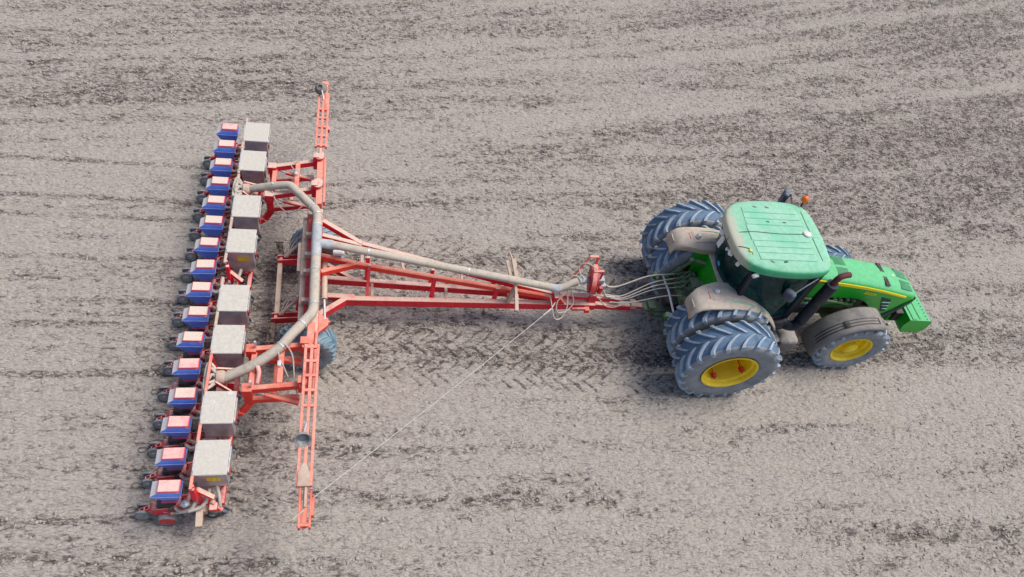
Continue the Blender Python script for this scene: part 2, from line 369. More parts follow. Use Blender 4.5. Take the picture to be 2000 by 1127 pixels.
# cab ------------------------------------------------------------------
def patch(bot, top, n=8, bulge=0., axis=(1, 0, 0)):
    rings = []
    ax = Vector(axis)
    for k in range(n + 1):
        t = k / n
        rings.append([Vector(b).lerp(Vector(u), t) + ax * bulge * math.sin(math.pi * t) for b, u in zip(bot, top)])
    return rings
rw_b = catmull([(.07, -.60, 1.90), (-.05, -.42, 1.86), (-.12, -.17, 1.86), (-.13, 0, 1.87), (-.12, .17, 1.86), (-.05, .42, 1.86), (.07, .60, 1.90)], 4)
rw_t = catmull([(-.07, -.67, 2.76), (-.19, -.47, 2.76), (-.27, -.2, 2.76), (-.28, 0, 2.76), (-.27, .2, 2.76), (-.19, .47, 2.76), (-.07, .67, 2.76)], 4)
m = MB(); m.loft(patch(rw_b, rw_t, 8, -.05), closed=False); rwin = m.done('rear_window', M['glass'], T, smooth=80)
m = MB(); m.tube(rw_b, .022, 6); m.tube([rw_b[0], rw_t[0]], .022, 6); m.tube([rw_b[-1], rw_t[-1]], .022, 6); m.tube(rw_t, .02, 6); m.done('window_seal', M['black'], rwin)
m = MB(); m.box((-.283, .20, 2.50), (.012, .12, .26), rot=Matrix.Rotation(R(6), 3, 'Y')); m.done('number_plate', M['white'], rwin, label='white registration plate in the rear window')
m = MB(); m.lathe([(0, 0), (.055, .0), (.055, .006), (0, .006)], axis='X', n=14, c=(-.215, -.02, 2.12)); m.done('round_sticker', M['blue_sticker'], rwin)
m = MB(); m.box((-.315, -.12, 2.66), (.07, .05, .07), bev=.012); m.done('wiper_motor', M['white'], rwin)
for s in (-1, 1):
    sb = catmull([(.10, s * .66, 1.90), (.32, s * .71, 1.80), (.62, s * .745, 1.60), (.86, s * .75, 1.44), (1.02, s * .745, 1.38), (1.36, s * .67, 1.38)], 4)
    stp = catmull([(.0, s * .71, 2.76), (.28, s * .75, 2.76), (.62, s * .765, 2.76), (.86, s * .765, 2.76), (1.02, s * .755, 2.76), (1.33, s * .69, 2.76)], 4)
    m = MB(); m.loft(patch(sb, stp, 6, s * .03, (0, 1, 0)), closed=False); dw = m.done('door_window', M['glass'], T, smooth=80)
    m = MB(); m.tube(sb, .028, 6); m.tube(stp, .02, 6)
    m.done('door_frame', M['black'], dw, smooth=60)
    m = MB(); m.bar((.085, s * .635, 1.84), (-.035, s * .69, 2.76), .12, .09, top=False); m.done('rear_pillar', M['black'], T)
    m = MB(); m.bar((1.385, s * .66, 1.30), (1.345, s * .69, 2.76), .09, .13, top=False); m.done('front_pillar', M['black'], T)
ws_b = catmull([(1.40, -.64, 1.45), (1.52, -.42, 1.55), (1.58, 0, 1.62), (1.52, .42, 1.55), (1.40, .64, 1.45)], 4)
ws_t = catmull([(1.36, -.67, 2.76), (1.45, -.42, 2.76), (1.48, 0, 2.76), (1.45, .42, 2.76), (1.36, .67, 2.76)], 4)
m = MB(); m.loft(patch(ws_b, ws_t, 6, .03), closed=False); m.done('windshield', M['glass'], T, smooth=80)
# cab tub below the glass
hull_t = [(x, y) for x, y, z in [tuple(v) for v in rw_b]]
m = MB()
for s in (-1, 1):
    top = catmull([(.06, s * .62, 1.90), (.32, s * .70, 1.78), (.62, s * .735, 1.58), (.86, s * .74, 1.42), (1.02, s * .735, 1.36), (1.38, s * .66, 1.36)], 4)
    bot = [Vector((v.x, v.y, 1.16)) for v in top]
    m.loft([top, bot], closed=False)
m.loft([[(1.38, -.66, 1.36), (1.56, -.3, 1.55), (1.56, .3, 1.55), (1.38, .66, 1.36)], [(1.38, -.66, 1.1), (1.50, -.3, 1.1), (1.50, .3, 1.1), (1.38, .66, 1.1)]], closed=False)
m.box((.72, 0, 1.17), (1.36, 1.36, .06))
m.done('cab_tub', M['black'], T, solid=.02)
m = MB(); m.box((.72, 0, 1.24), (1.2, 1.22, .05)); m.done('cab_floor', M['cabin'], T)
m = MB(); m.box((.42, 0, 1.62), (.50, .50, .14), bev=.05); m.box((.20, 0, 1.98), (.13, .48, .62), rot=Matrix.Rotation(R(-12), 3, 'Y'), bev=.05); m.box((.40, 0, 1.42), (.35, .35, .30)); m.box((.14, 0, 2.36), (.09, .26, .16), bev=.03); m.box((.42, -.31, 1.78), (.42, .10, .07), bev=.02); m.box((.42, .31, 1.78), (.42, .10, .07), bev=.02)
m.done('seat', M['seat'], T, smooth=40)
m = MB(); m.tube([(1.22, 0, 1.3), (1.0, 0, 1.95)], .05, 8); m.box((1.08, 0, 1.85), (.22, .26, .14), rot=Matrix.Rotation(R(20), 3, 'Y'), bev=.03)
sc = m.done('steering_column', M['cabin'], T, smooth=40)
m = MB(); t_ = [Vector((.19 * math.cos(a), .19 * math.sin(a), 0)) for a in np.linspace(0, 2 * math.pi, 25)]
q = Matrix.Translation((.97, 0, 2.0)) @ Matrix.Rotation(R(-25), 4, 'Y'); m.tube([q @ v for v in t_], .016, 6, cap=False)
m.done('steering_wheel', M['seat'], sc, smooth=60)
m = MB(); m.box((.62, -.46, 1.62), (.62, .20, .16), bev=.03); m.box((.95, -.50, 1.85), (.05, .20, .26), rot=Matrix.Rotation(R(-20), 3, 'Y'), bev=.01); m.done('armrest_console', M['cabin'], T, smooth=40)
m = MB(); m.lathe([(0, 0), (.035, .005), (.045, .06), (.03, .12), (0, .13)], axis='Z', n=10, c=(1.12, -.60, 1.46)); m.done('orange_item', M['orange'], T, smooth=40)  # stands for an unidentified small orange item in the cab
m = MB(); m.lathe([(0, 0), (.05, .005), (.055, .05), (.03, .08), (0, .085)], axis='Z', n=10, c=(1.10, -.52, 1.56)); m.done('white_item', M['white'], T, smooth=40)  # stands for unidentified white bits beside the orange item
# mirrors
m = MB(); m.tube([(1.33, -.74, 2.66), (1.10, -.84, 2.55), (.92, -.90, 2.36)], .012, 6); arm = m.done('mirror_arm', M['tape'], T)
m = MB(); m.box((.87, -.875, 2.30), (.13, .22, .30), rot=Matrix.Rotation(R(35), 3, 'Z') @ Matrix.Rotation(R(-18), 3, 'Y'), bev=.055, seg=3); m.done('mirror', M['mirror'], arm, smooth=60)
m = MB(); m.tube([(1.36, .74, 2.66), (1.62, 1.35, 2.55), (1.75, 1.60, 2.45), (1.72, 1.64, 2.12)], .016, 6); arm = m.done('mirror_arm', M['dark'], T)
m = MB(); m.box((1.69, 1.66, 2.28), (.10, .22, .36), rot=Matrix.Rotation(R(-20), 3, 'Z'), bev=.03, seg=2); m.done('mirror', M['mirror'], arm, smooth=60)

# rear fenders -----------------------------------------------------------
fprof = catmull([(-1.06, 1.60), (-1.03, 1.78), (-.95, 1.90), (-.80, 1.975), (-.50, 2.02), (-.15, 2.02), (.15, 1.97), (.42, 1.87), (.68, 1.71), (.90, 1.53), (1.06, 1.36), (1.16, 1.22)], 4) if False else None
fp = [(-.86, 1.60), (-.86, 1.75), (-.83, 1.87), (-.74, 1.955), (-.60, 1.995), (-.35, 2.01), (-.05, 2.0), (.20, 1.955), (.42, 1.87), (.64, 1.745), (.86, 1.56), (1.02, 1.39), (1.14, 1.24)]
for s in (-1, 1):
    m = MB(); rings = []
    for x, z in fp:
        yo = .995 - .06 * min(1, max(0, (x + .2) / 1.2)) if z > 1.65 or x > 0 else .95
        yi = (.62 if x < -.88 else .58 if x < -.8 else .52 if x < -.7 else .47 if x < -.5 else .40 if x < 0 else .40 + .34 * min(1, x / .55))
        yi = min(yi, .74)
        w_ = yo - yi
        rings.append([(x, s * yi, z - .14), (x, s * yi, z - .02), (x, s * (yi + .03), z), (x, s * (yi + w_ * .5), z + .012), (x, s * (yo - .06), z - .005), (x, s * (yo - .015), z - .03), (x, s * yo, z - .055)])
    m.loft(rings, closed=False)
    fd = m.done('rear_fender', M['fender'], T, smooth=50, solid=.025)
    # raised inner bulge that carries the lamp
    m = MB()
    yi, yo = .53, .84
    m.loft([[(-.56, s * yi, 1.96), (-.56, s * yo, 1.96), (-.56, s * yo, 2.0), (-.56, s * yi, 2.0)],
            [(-.53, s * yi, 1.96), (-.53, s * yo, 1.96), (-.50, s * (yo - .01), 2.045), (-.50, s * (yi + .02), 2.045)],
            [(-.2, s * yi, 1.96), (-.2, s * (yo - .02), 1.96), (-.2, s * (yo - .05), 2.05), (-.2, s * (yi + .02), 2.05)],
            [(.15, s * .6, 1.93), (.15, s * (yo - .02), 1.92), (.15, s * (yo - .05), 2.0), (.15, s * .62, 2.0)],
            [(.5, s * .70, 1.80), (.5, s * (yo - .02), 1.78), (.5, s * (yo - .05), 1.85), (.5, s * .71, 1.85)]])
    m.done('fender_hump', M['fender'], fd, smooth=40, bevel=.015)
    m = MB(); m.box((-.572, s * .72, 2.0), (.02, .17, .05), bev=.008); m.done('tail_light', M['redlens'], fd)
    m = MB(); m.lathe([(0, 0), (.05, .005), (.055, .04), (.045, .075), (.02, .09), (0, .09)], axis='Z', n=12, c=(-.42, s * .67, 2.04)); m.done('marker_lamp', M['silver'], fd, smooth=50)
    m = MB(); m.box((-.866, s * .80, 1.80), (.025, .20, .15), rot=Matrix.Rotation(R(8), 3, 'Y'), bev=.01); m.done('reflector_plate', M['pipe'], fd)
    m = MB(); m.tube([(x, s * .862, z + .016) for x, z in [(-.3, 2.01), (-.05, 2.0), (.20, 1.955), (.42, 1.87), (.64, 1.745), (.86, 1.56)]], .012, 5); m.done('fender_trim', M['roof_panel'], fd)
    # inner fender wall
    m = MB(); m.loft([[(-.50, s * .46, 1.94), (-.25, s * .43, 1.95), (.05, s * .40, 1.95)], [(-.36, s * .44, 1.30), (-.22, s * .42, 1.25), (.05, s * .40, 1.2)]], closed=False)
    m.done('inner_fender', M['green_clean'], T, solid=.02)

# rear bulkhead, shelf, hitch gear
m = MB(); m.prism([(-.19, -.42, 1.20), (-.19, .42, 1.20), (-.15, .44, 1.86), (-.15, -.44, 1.86)], (.06, 0, 0)); m.done('bulkhead', M['green_clean'], T, bevel=.01)
m = MB(); m.prism([(-.20, -.40, 1.85), (-.20, .40, 1.85), (-.02, .60, 1.87), (-.02, -.60, 1.87)], (0, 0, .03)); m.done('rear_shelf', M['fender'], T, bevel=.015)
m = MB(); m.box((-.05, 0, .95), (.75, .56, .70), bev=.06); m.lathe([(.28, -.95), (.28, .95)], n=20, c=(0, 0, .98)); m.lathe([(.15, -1.15), (.15, 1.15)], n=16, c=(0, 0, .98)); m.box((.9, 0, .85), (1.5, .5, .5), bev=.05)
m.done('rear_axle_housing', M['greasy'], T, smooth=40)
m = MB()
for k in range(4):
    m.box((-.46, .42 - .10 * k, 1.16 - .02 * k), (.20, .07, .16), bev=.012); m.box((-.30, .42 - .10 * k, 1.20), (.14, .075, .14), bev=.01)
m.box((-.33, .26, 1.11), (.34, .48, .14), bev=.02); m.box((-.14, .0, 1.22), (.18, .30, .22), bev=.02); m.box((-.30, -.14, 1.14), (.2, .16, .2), bev=.03)
for k in range(4): m.tube([(-.55, .42 - .10 * k, 1.18 - .02 * k), (-.66, .42 - .10 * k, 1.16 - .02 * k)], .03, 8)
m.box((-.40, 0, 1.0), (.42, .72, .16), bev=.03)
rl = random.Random(5)
for k in range(16):
    bx, by = rl.uniform(-.58, -.22), rl.uniform(-.36, .36); hh = rl.uniform(.10, .30)
    if k % 2: m.box((bx, by, 1.04 + hh / 2), (rl.uniform(.05, .11), rl.uniform(.05, .10), hh), rot=Matrix.Rotation(rl.uniform(0, 3), 3, 'Z'), bev=.012)
    else: m.tube([(bx, by, 1.02), (bx + rl.uniform(-.05, .05), by, 1.04 + hh)], rl.uniform(.02, .045), 8)
for k in range(6):
    y0 = rl.uniform(-.35, .35); m.tube(catmull([(-.25, y0, 1.10), (-.40, y0 + rl.uniform(-.1, .1), 1.36), (-.58, y0 + rl.uniform(-.15, .15), 1.12)]), .014, 6)
m.done('hydraulic_coupler_block', M['greasy'], T, smooth=40)
for s in (-1, 1):
    m = MB(); m.bar((.02, s * .30, 1.62), (-.42, s * .43, 1.66), .08, .12); m.lathe([(.07, -.05), (.07, .05)], c=(-.42, s * .43, 1.60), n=12); m.done('lift_arm', M['green'], T, bevel=.012)
    m = MB(); m.tube([(-.42, s * .43, 1.60), (-.55, s * .45, 1.35)], .035, 8); m.tube([(-.55, s * .45, 1.36), (-.62, s * .46, 1.24)], .055, 8); m.tube([(-.62, s * .46, 1.24), (-.76, s * .47, 1.02)], .035, 8); m.box((-.76, s * .47, .98), (.12, .09, .16), bev=.02); m.done('lift_rod', M['greasy'], T, smooth=40)
    m = MB(); m.bar((-.15, s * .34, .86), (-.86, s * .50, 1.02), .07, .12); m.lathe([(.09, -.045), (.09, .045)], c=(-.95, s * .51, .99), n=14); m.tube([(-.86, s * .50, .99), (-1.0, s * .52, 1.0)], .05, 8); m.done('lower_link', M['green'], T, bevel=.012)
    m = MB(); m.tube([(-.94, s * .42, .99), (-.94, s * .60, .99)], .034, 8); m.done('link_ball', M['silver'], T, smooth=50)
m = MB(); m.tube([(-.84, .46, 1.05), (-.84, 0, 1.10), (-.84, -.46, 1.05)], .024, 8); m.done('sway_rod', M['silver'], T, smooth=50)
m = MB(); m.bar((-.3, 0, .56), (-1.14, 0, .56), .14, .07); m.lathe([(.11, -.03), (.11, .03)], c=(-1.12, 0, .585), axis='Z', n=14); m.box((-1.05, .0, .66), (.16, .20, .05), bev=.015); m.box((-.7, -.0, .47), (.5, .3, .06)); m.done('drawbar', M['greasy'], T, smooth=40, bevel=.008)
m = MB(); m.box((-.55, 0, .76), (.25, .26, .22), bev=.04); m.lathe([(.12, 0), (.10, -.18)], c=(-.66, 0, .78), axis='X', n=12); m.done('pto_guard', M['dark'], T, smooth=40)
# hanging clutter on the back of the tractor
m = MB()
for k, (y0, z0, y1, z1) in enumerate([(.38, 1.0, -.25, .82), (.2, 1.25, -.3, 1.1), (-.1, 1.1, -.36, .75)]):
    m.tube(catmull([(-.3, y0, z0), (-.55, (y0 + y1) / 2 + .08, (z0 + z1) / 2 + .1), (-.5, y1, z1), (-.2, y1 - .05, z1 + .05)]), .018, 6)
m.done('hydraulic_line', M['dark'], T, smooth=60)

# hood ---------------------------------------------------------------------
tops = [(1.45, 2.20, .345), (1.9, 2.19, .35), (2.5, 2.12, .355), (3.0, 2.04, .36), (3.5, 1.94, .365), (3.85, 1.845, .365), (4.15, 1.755, .355), (4.36, 1.68, .33), (4.47, 1.60, .30), (4.52, 1.50, .26)]
lows = [1.58, 1.57, 1.55, 1.50, 1.20, 1.05, 1.15, 1.32, 1.42]
m = MB(); rings = []
xs = np.linspace(1.45, 4.52, 44)
tz = np.interp(xs, [t[0] for t in tops], [t[1] for t in tops]); tw = np.interp(xs, [t[0] for t in tops], [t[2] for t in tops])
def low_at(x):
    # front-wheel arch then grille line
    if x < 2.85: return 1.57
    if x < 3.75: return 1.57 - .60 * ((x - 2.85) / .90) ** 2.2
    if x < 3.90: return .97 - .10 * (x - 3.75) / .15
    return .87 + (x - 3.90) * .98
for x, z, w in zip(xs, tz, tw):
    lo = min(low_at(x), z - .05)
    ring = []
    side = [(w, lo), (w, lo * .6 + (z - .16) * .4), (w, z - .17), (w - .006, z - .115), (w - .03, z - .06), (w - .085, z - .022), (w - .16, z), (w * .3, z + .014)]
    for yy, zz in side: ring.append((x, yy, zz))
    for yy, zz in side[::-1]: ring.append((x, -yy, zz))
    rings.append(ring)
m.loft(rings)
hood = m.done('hood', M['hood'], T, smooth=32)
def hz(x): return float(np.interp(x, xs, tz))
def hw(x): return float(np.interp(x, xs, tw))
for s in (-1, 1):
    # yellow stripe, tapering to the nose
    m = MB(); rings = []
    for x in np.linspace(1.55, 4.14, 24):
        wd = .085 * (1 - .45 * (x - 1.55) / 2.5); z0 = hz(x) - .10; off = hw(x) + .004
        rings.append([(x, s * (off - .004), z0 - wd), (x, s * (off + .002), z0 - wd), (x, s * (off), z0), (x, s * (off - .012), z0 + .012)])
    m.loft(rings); sp_ = m.done('hood_stripe', M['stripe'], hood)
    sl = math.atan2(hz(3.5) - hz(3.0), .5)
    base = Matrix(((1, 0, 0), (0, 0, -1), (0, 1, 0))) if s < 0 else Matrix(((-1, 0, 0), (0, 0, 1), (0, 1, 0)))
    def place(x, z, rotz): 
        mm = base.to_4x4() @ Matrix.Rotation(rotz if s < 0 else -rotz, 4, 'Z'); mm.translation = (x, s * (hw(x) + .012), z); return mm
    text_mesh('8320R', .105, M['stripe'], 'model_lettering', hood, place(3.22, hz(3.22) - .255, sl), bold=.0, sx=1.2)
    text_mesh('JOHN DEERE', .075, M['decal_dark'], 'brand_lettering', sp_, place(2.08, hz(2.08) - .141, math.atan2(hz(2.2) - hz(1.8), .4)), bold=.002, sx=1.05)
    # side vent: dark slats
    m = MB(); w = hw(3.7) + .004
    m.prism([(3.83, s * w, 1.16), (3.95, s * w, 1.16), (3.83, s * w, 1.57), (3.56, s * w, 1.64)], (0, s * .006, 0)); sv = m.done('side_vent', M['grille'], hood)
    m = MB()
    for k in range(3):
        z = 1.27 + .11 * k; m.bar((3.80 - .075 * k, s * (w + .012), z), (3.93 - .035 * k, s * (w + .012), z - .005), .02, .022)
    m.done('vent_slat', M['roof_panel'], sv)
    # dark grille side running down and back from the nose
    m = MB(); w = .335
    m.prism([(x, s * (max(abs(y), hw(x)) + .004), z) for x, y, z in [(4.53, s * .262, 1.50), (4.40, s * .338, 1.52), (4.24, s * .36, 1.38), (3.98, s * .372, 1.04), (3.86, s * .375, .85), (4.0, s * .372, .84), (4.18, s * .35, 1.04), (4.46, s * .30, 1.34)]], (0, s * .010, 0)); m.done('grille_side', M['grille'], hood, bevel=.006)
m = MB(); m.loft([[(4.525, -.26, 1.50), (4.525, .26, 1.50)], [(4.45, -.30, 1.34), (4.45, .30, 1.34)], [(4.0, -.36, .86), (4.0, .36, .86)]], closed=False); m.done('grille', M['grille'], hood, solid=.03)
# hood top vents and matte patches
for (ya, yb) in ((.06, .29), (-.29, -.06)):
    m = MB()
    x0, x1 = 3.50, 3.62
    for k in range(7):
        y = ya + (yb - ya) * (k + .5) / 7
        for j in range(2):
            x = x0 + .03 + .06 * j
            m.box((x, y, hz(x) + .016), (.050, abs(yb - ya) / 7 - .010, .008), rot=Matrix.Rotation(R(11), 3, 'Y'))
    m.box((3.56, (ya + yb) / 2, hz(3.56) + .006), (.13, abs(yb - ya), .012), rot=Matrix.Rotation(R(11), 3, 'Y'))
    m.done('top_vent', M['dark'], hood)
for (x0, x1) in ((3.98, 4.32), (2.30, 2.58)):
    for s in (-1, 1):
        m = MB(); rr_ = []
        for x in np.linspace(x0, x1, 5):
            rr_.append([(x, s * .035, hz(x) + .0145), (x, s * .035, hz(x) + .019), (x, s * (hw(x) - .10), hz(x) + .004), (x, s * (hw(x) - .10), hz(x) - .006)])
        m.loft(rr_); m.done('mesh_patch', M['hood_mat'], hood)
m = MB(); m.lathe([(0, 0), (.03, .002), (.03, .012), (0, .014)], axis='Z', n=12, c=(3.86, .04, hz(3.86) + .012)); m.done('hood_badge', M['white'], hood)
# engine under the hood
m = MB(); m.box((2.45, 0, 1.20), (1.9, .52, .72), bev=.03); m.box((3.3, 0, .95), (1.1, .42, .40), bev=.03); m.box((3.75, 0, .80), (.5, .40, .28))
m.done('engine', M['dark'], T)
m = MB()
for k in range(9): m.box((1.85 + .15 * k, -.30, 1.40 + .03 * (k % 2)), (.09, .10, .10), bev=.015, seg=1)
m.tube([(1.7, -.31, 1.32), (3.1, -.31, 1.28)], .045, 8); m.tube(catmull([(1.75, -.33, 1.5), (2.3, -.36, 1.47), (2.8, -.34, 1.36), (3.1, -.3, 1.2)]), .03, 6)
m.box((2.3, -.30, 1.22), (1.3, .06, .10), bev=.02)
m.done('engine_block', M['green'], T, smooth=40)
m = MB(); m.tube(catmull([(1.75, -.42, 1.35), (1.85, -.50, 1.52), (2.0, -.48, 1.50), (2.05, -.44, 1.35)]), .035, 8); m.done('coolant_hose', M['mirror'], T, smooth=60)
# exhaust
m = MB(); m.tube(catmull([(1.35, -.62, 1.22), (1.42, -.78, 1.20), (1.56, -.84, 1.24), (1.63, -.84, 1.36)]), .105, 12); m.box((1.25, -.72, 1.18), (.34, .26, .24), bev=.06); m.done('exhaust_elbow', M['black'], T, smooth=50)
m = MB(); m.lathe([(0, 1.30), (.105, 1.30), (.115, 1.36), (.112, 1.5), (.112, 2.5), (.118, 2.52), (.118, 2.58), (.06, 2.585), (0, 2.585)], axis='Z', n=20, c=(1.66, -.80, 0)); ex = m.done('exhaust_stack', M['shield'], T, smooth=45)
m = MB(); m.lathe([(.114, 2.0), (.122, 2.01), (.122, 2.52), (.114, 2.53)], axis='Z', n=20, c=(1.66, -.80, 0)); m.done('heat_shield', M['black'], ex, smooth=45)
m = MB(); m.tube(catmull([(1.66, -.80, 2.55), (1.665, -.79, 2.68), (1.71, -.775, 2.77), (1.81, -.755, 2.80), (1.90, -.74, 2.80)]), .058, 12); m.done('exhaust_tip', M['maroon'], ex, smooth=50)
# fuel tank and steps
m = MB(); m.box((1.62, -.72, .72), (.46, .62, .42), bev=.10, seg=3); m.done('fuel_tank', M['tank_grey'], T, smooth=60)
m = MB(); m.box((1.26, -.80, .78), (.24, .46, .34), bev=.04); m.box((1.26, -.98, .55), (.26, .2, .16), bev=.03); m.done('step_box', M['tank_grey'], T, smooth=50)
m = MB(); m.bar((1.385, -.52, .96), (1.385, -1.05, .94), .05, .36); m.done('tank_strap', M['dark'], T, bevel=.01)
m = MB(); m.box((1.4, .7, .75), (.9, .5, .45), bev=.1, seg=3); m.done('fuel_tank', M['tank_grey'], T, smooth=60)
# front axle, support and weights
m = MB(); m.lathe([(.10, -.85), (.13, -.4), (.16, 0), (.13, .4), (.10, .85)], c=(3.09, 0, .74), n=14); m.box((3.1, 0, .72), (.5, .36, .36), bev=.06); m.box((4.2, 0, .72), (.9, .36, .18), bev=.03); m.done('front_axle', M['green'], T, smooth=40)
m = MB(); m.box((4.55, 0, .72), (.36, .50, .22), bev=.03); m.done('weight_bracket', M['green_clean'], T)
m = MB()
for k in range(10):
    y = -.50 + .84 * (k + .5) / 10
    m.prism([(4.64, y - .042, 1.02), (5.16, y - .042, 1.0), (5.24, y - .042, .93), (5.24, y - .042, .64), (5.14, y - .042, .56), (4.70, y - .042, .56), (4.64, y - .042, .66), (4.60, y - .042, .82)], (0, .0842, 0))
m.box((4.93, -.08, .78), (.40, .82, .30))
m.bar((4.76, -.49, 1.035), (4.76, .33, 1.035), .10, .03); m.bar((4.92, -.46, 1.025), (4.92, .30, 1.025), .06, .02)
wt = m.done('weight_pack', M['hood'], T, bevel=.004)
for k in range(10):
    y = -.50 + .84 * (k + .5) / 10
    m = MB(); m.box((5.09, y, 1.006), (.022, .022, .010)); m.done('weight_slot', M['dark'], wt)
m = MB(); m.box((4.52, -.10, .84), (.2, .40, .3), bev=.03); m.done('tow_bracket', M['dark'], T)

# wheels -------------------------------------------------------------------
RT = tyre_mesh('rear_tyre', 1.0, .60, .535, 21, .055, .068, .30, [M['rubber'], M['lug'], M['rubber_side']])
FT = tyre_mesh('front_tyre', .775, .48, .42, 19, .048, .056, .24, [M['rubber'], M['lug'], M['rubber_side']], n=56)
def rim_mesh(name, r, w, disc):
    m = MB(); h = w / 2
    prof = [(r + .012, -h), (r + .008, -h - .012), (r - .02, -h - .008), (r - .04, -h + .02), (r - .045, -h + .07), (r - .085, -h + .10), (r - .10, -h + .18), (r - .10, disc), (r * .55, disc + .02), (r * .42, disc - .03), (.12, disc - .035), (.12, disc - .09), (.0, disc - .09)]
    m.lathe(prof, n=48)
    m.lathe([(r + .012, h), (r - .03, h + .004), (r - .05, h - .06), (r - .095, h - .12), (r - .095, disc + .02)], n=48)
    m.bm.faces.ensure_lookup_table()
    big = [f for f in m.bm.faces if len(f.verts) > 8]; bmesh.ops.delete(m.bm, geom=big, context='FACES_ONLY')
    bmesh.ops.recalc_face_normals(m.bm, faces=m.bm.faces[:])
    me = bpy.data.meshes.new(name); m.bm.to_mesh(me); m.bm.free(); me.materials.append(M['yellow'])
    for p in me.polygons: p.use_smooth = True
    me.set_sharp_from_angle(angle=R(40)); return me
RRIM = rim_mesh('rear_rim', .535, .50, .10)
FRIM = rim_mesh('front_rim', .42, .40, -.03)
def hub_mesh(name, r, y0, y1, nb, rb, mat):
    m = MB(); m.lathe([(0, y1), (r * .8, y1), (r, y1 + (.02 if y1 < y0 else -.02)), (r, y0), (0, y0)], n=24)
    for k in range(nb):
        a = 2 * math.pi * k / nb; m.tube([(rb * math.cos(a), y0, rb * math.sin(a)), (rb * math.cos(a), y0 + (y1 - y0) * .35, rb * math.sin(a))], .018, 6)
    bmesh.ops.recalc_face_normals(m.bm, faces=m.bm.faces[:])
    me = bpy.data.meshes.new(name); m.bm.to_mesh(me); m.bm.free(); me.materials.append(mat)
    for p in me.polygons: p.use_smooth = True
    me.set_sharp_from_angle(angle=R(40)); return me
RHUB = hub_mesh('rear_hub', .14, .12, -.04, 10, .22, M['yellow'])
OHUB = hub_mesh('dual_hub', .30, .30, .25, 10, .35, M['yellow'])
ORIM = rim_mesh('dual_rim', .535, .54, .24)
FHUB = hub_mesh('front_hub', .15, .02, -.19, 10, .225, M['yellow'])
for s in (-1, 1):
    for k, yc in enumerate((.80, 1.505)):
        h = inst('rear_wheel', RHUB if k == 0 else OHUB, T, (0, s * yc, .985), (0, random.uniform(0, .3), 0 if s < 0 else math.pi))
        # a half-turn about the upright axis would reverse the tread, so the far tyres are turned back
        inst('tyre', RT, h, (0, 0, 0), (0, random.uniform(0, .28), 0 if s < 0 else math.pi))
        inst('rim', RRIM if k == 0 else ORIM, h)
        if k == 1:
            h.rotation_euler[1] = 0
            for a in (math.pi + .30, 1.95, 5.2, .2):
                m = MB(); r0 = .385
                m.box((r0 * math.sin(a), -.11, r0 * math.cos(a)), (.08, .11, .07), rot=Matrix.Rotation(a, 3, 'Y'), bev=.01); m.tube([(r0 * math.sin(a), -.20, r0 * math.cos(a)), (r0 * math.sin(a), .22, r0 * math.cos(a))], .014, 6)
                m.done('wheel_clamp', M['redlens'], h)
    h = inst('front_wheel', FHUB, T, (3.09, s * .895, .755), (0, .4, 0 if s < 0 else math.pi))
    inst('tyre', FT, h, (0, 0, 0), (0, .1, 0 if s < 0 else math.pi)); inst('rim', FRIM, h)
    # front fender: an arc shell over the wheel
    m = MB(); rings = []
    for k in range(15):
        a0_ = 74 if s < 0 else 118; a = R(a0_ + (192 - a0_) * k / 14); rad = .875 + (.03 if k > 11 else 0)
        x = 3.09 + rad * math.cos(a); z = .755 + rad * math.sin(a)
        nx, nz = math.cos(a), math.sin(a)
        ring = []
        for y, d in ((.60, -.03), (.64, 0), (.75, .012), (.90, .014), (1.06, .008), (1.12, -.012), (1.145, -.07)):
            ring.append((x + nx * d, s * y, z + nz * d))
        rings.append(ring)
    m.loft(rings, closed=False); ff = m.done('front_fender', M['front_fender'], T, smooth=50, solid=.022)
    # the moulded double rib with its square block
    m = MB()
    def fpnt(a, y, d=.03): return Vector((3.09 + (.875 + d) * math.cos(R(a)), s * y, .755 + (.875 + d) * math.sin(R(a))))
    for y in (.90, .965, 1.03): m.tube([fpnt(a, y, .026) for a in np.linspace(a0_ + 8, 178, 18)], .010, 5)
    m.tube([fpnt(a0_ + 8, .90, .026), fpnt(a0_ + 8, 1.03, .026)], .010, 5)
    q = fpnt(124, .965, .035); m.box(q, (.10, .16, .02), rot=Matrix.Rotation(R(90 - 124), 3, 'Y'), bev=.006)
    m.done('fender_rib', M['dark'], ff, smooth=50)

# ================================================================== PLANTER
P = empty('seed_planter', (0, 0, 0))
tag(P, 'red trailed row planter with blue seed hoppers and steel fertiliser tanks behind the tractor', 'planter')

# central beam: a boxed ladder across the machine
m = MB(); m.bar((1.60, 1.40, 1.34), (1.63, -1.02, 1.34), .13, .16); m.done('rear_rail', M['pale'], P)
m = MB(); m.bar((1.82, 1.40, 1.52), (1.84, -1.62, 1.52), .14, .22); m.done('cross_beam', M['red'], P)
m = MB(); m.bar((1.70, 1.36, 1.40), (1.72, -.98, 1.40), .13, .10); m.done('beam_web', M['red_clean'], P)
for y in (1.30, .80, .34, -.04, -.66):
    m = MB(); m.box((1.70, y, 1.43), (.17, .075, .16), bev=.006, seg=1); m.done('cross_plate', M['pale'], P)
m = MB(); m.bar((1.56, .52, 1.22), (1.58, -.40, 1.22), .10, .10); m.done('pipe_saddle', M['pale'], P)
m = MB(); m.bar((1.52, .75, 1.30), (1.53, .10, 1.30), .09, .10); m.done('hose_rail', M['pale'], P)

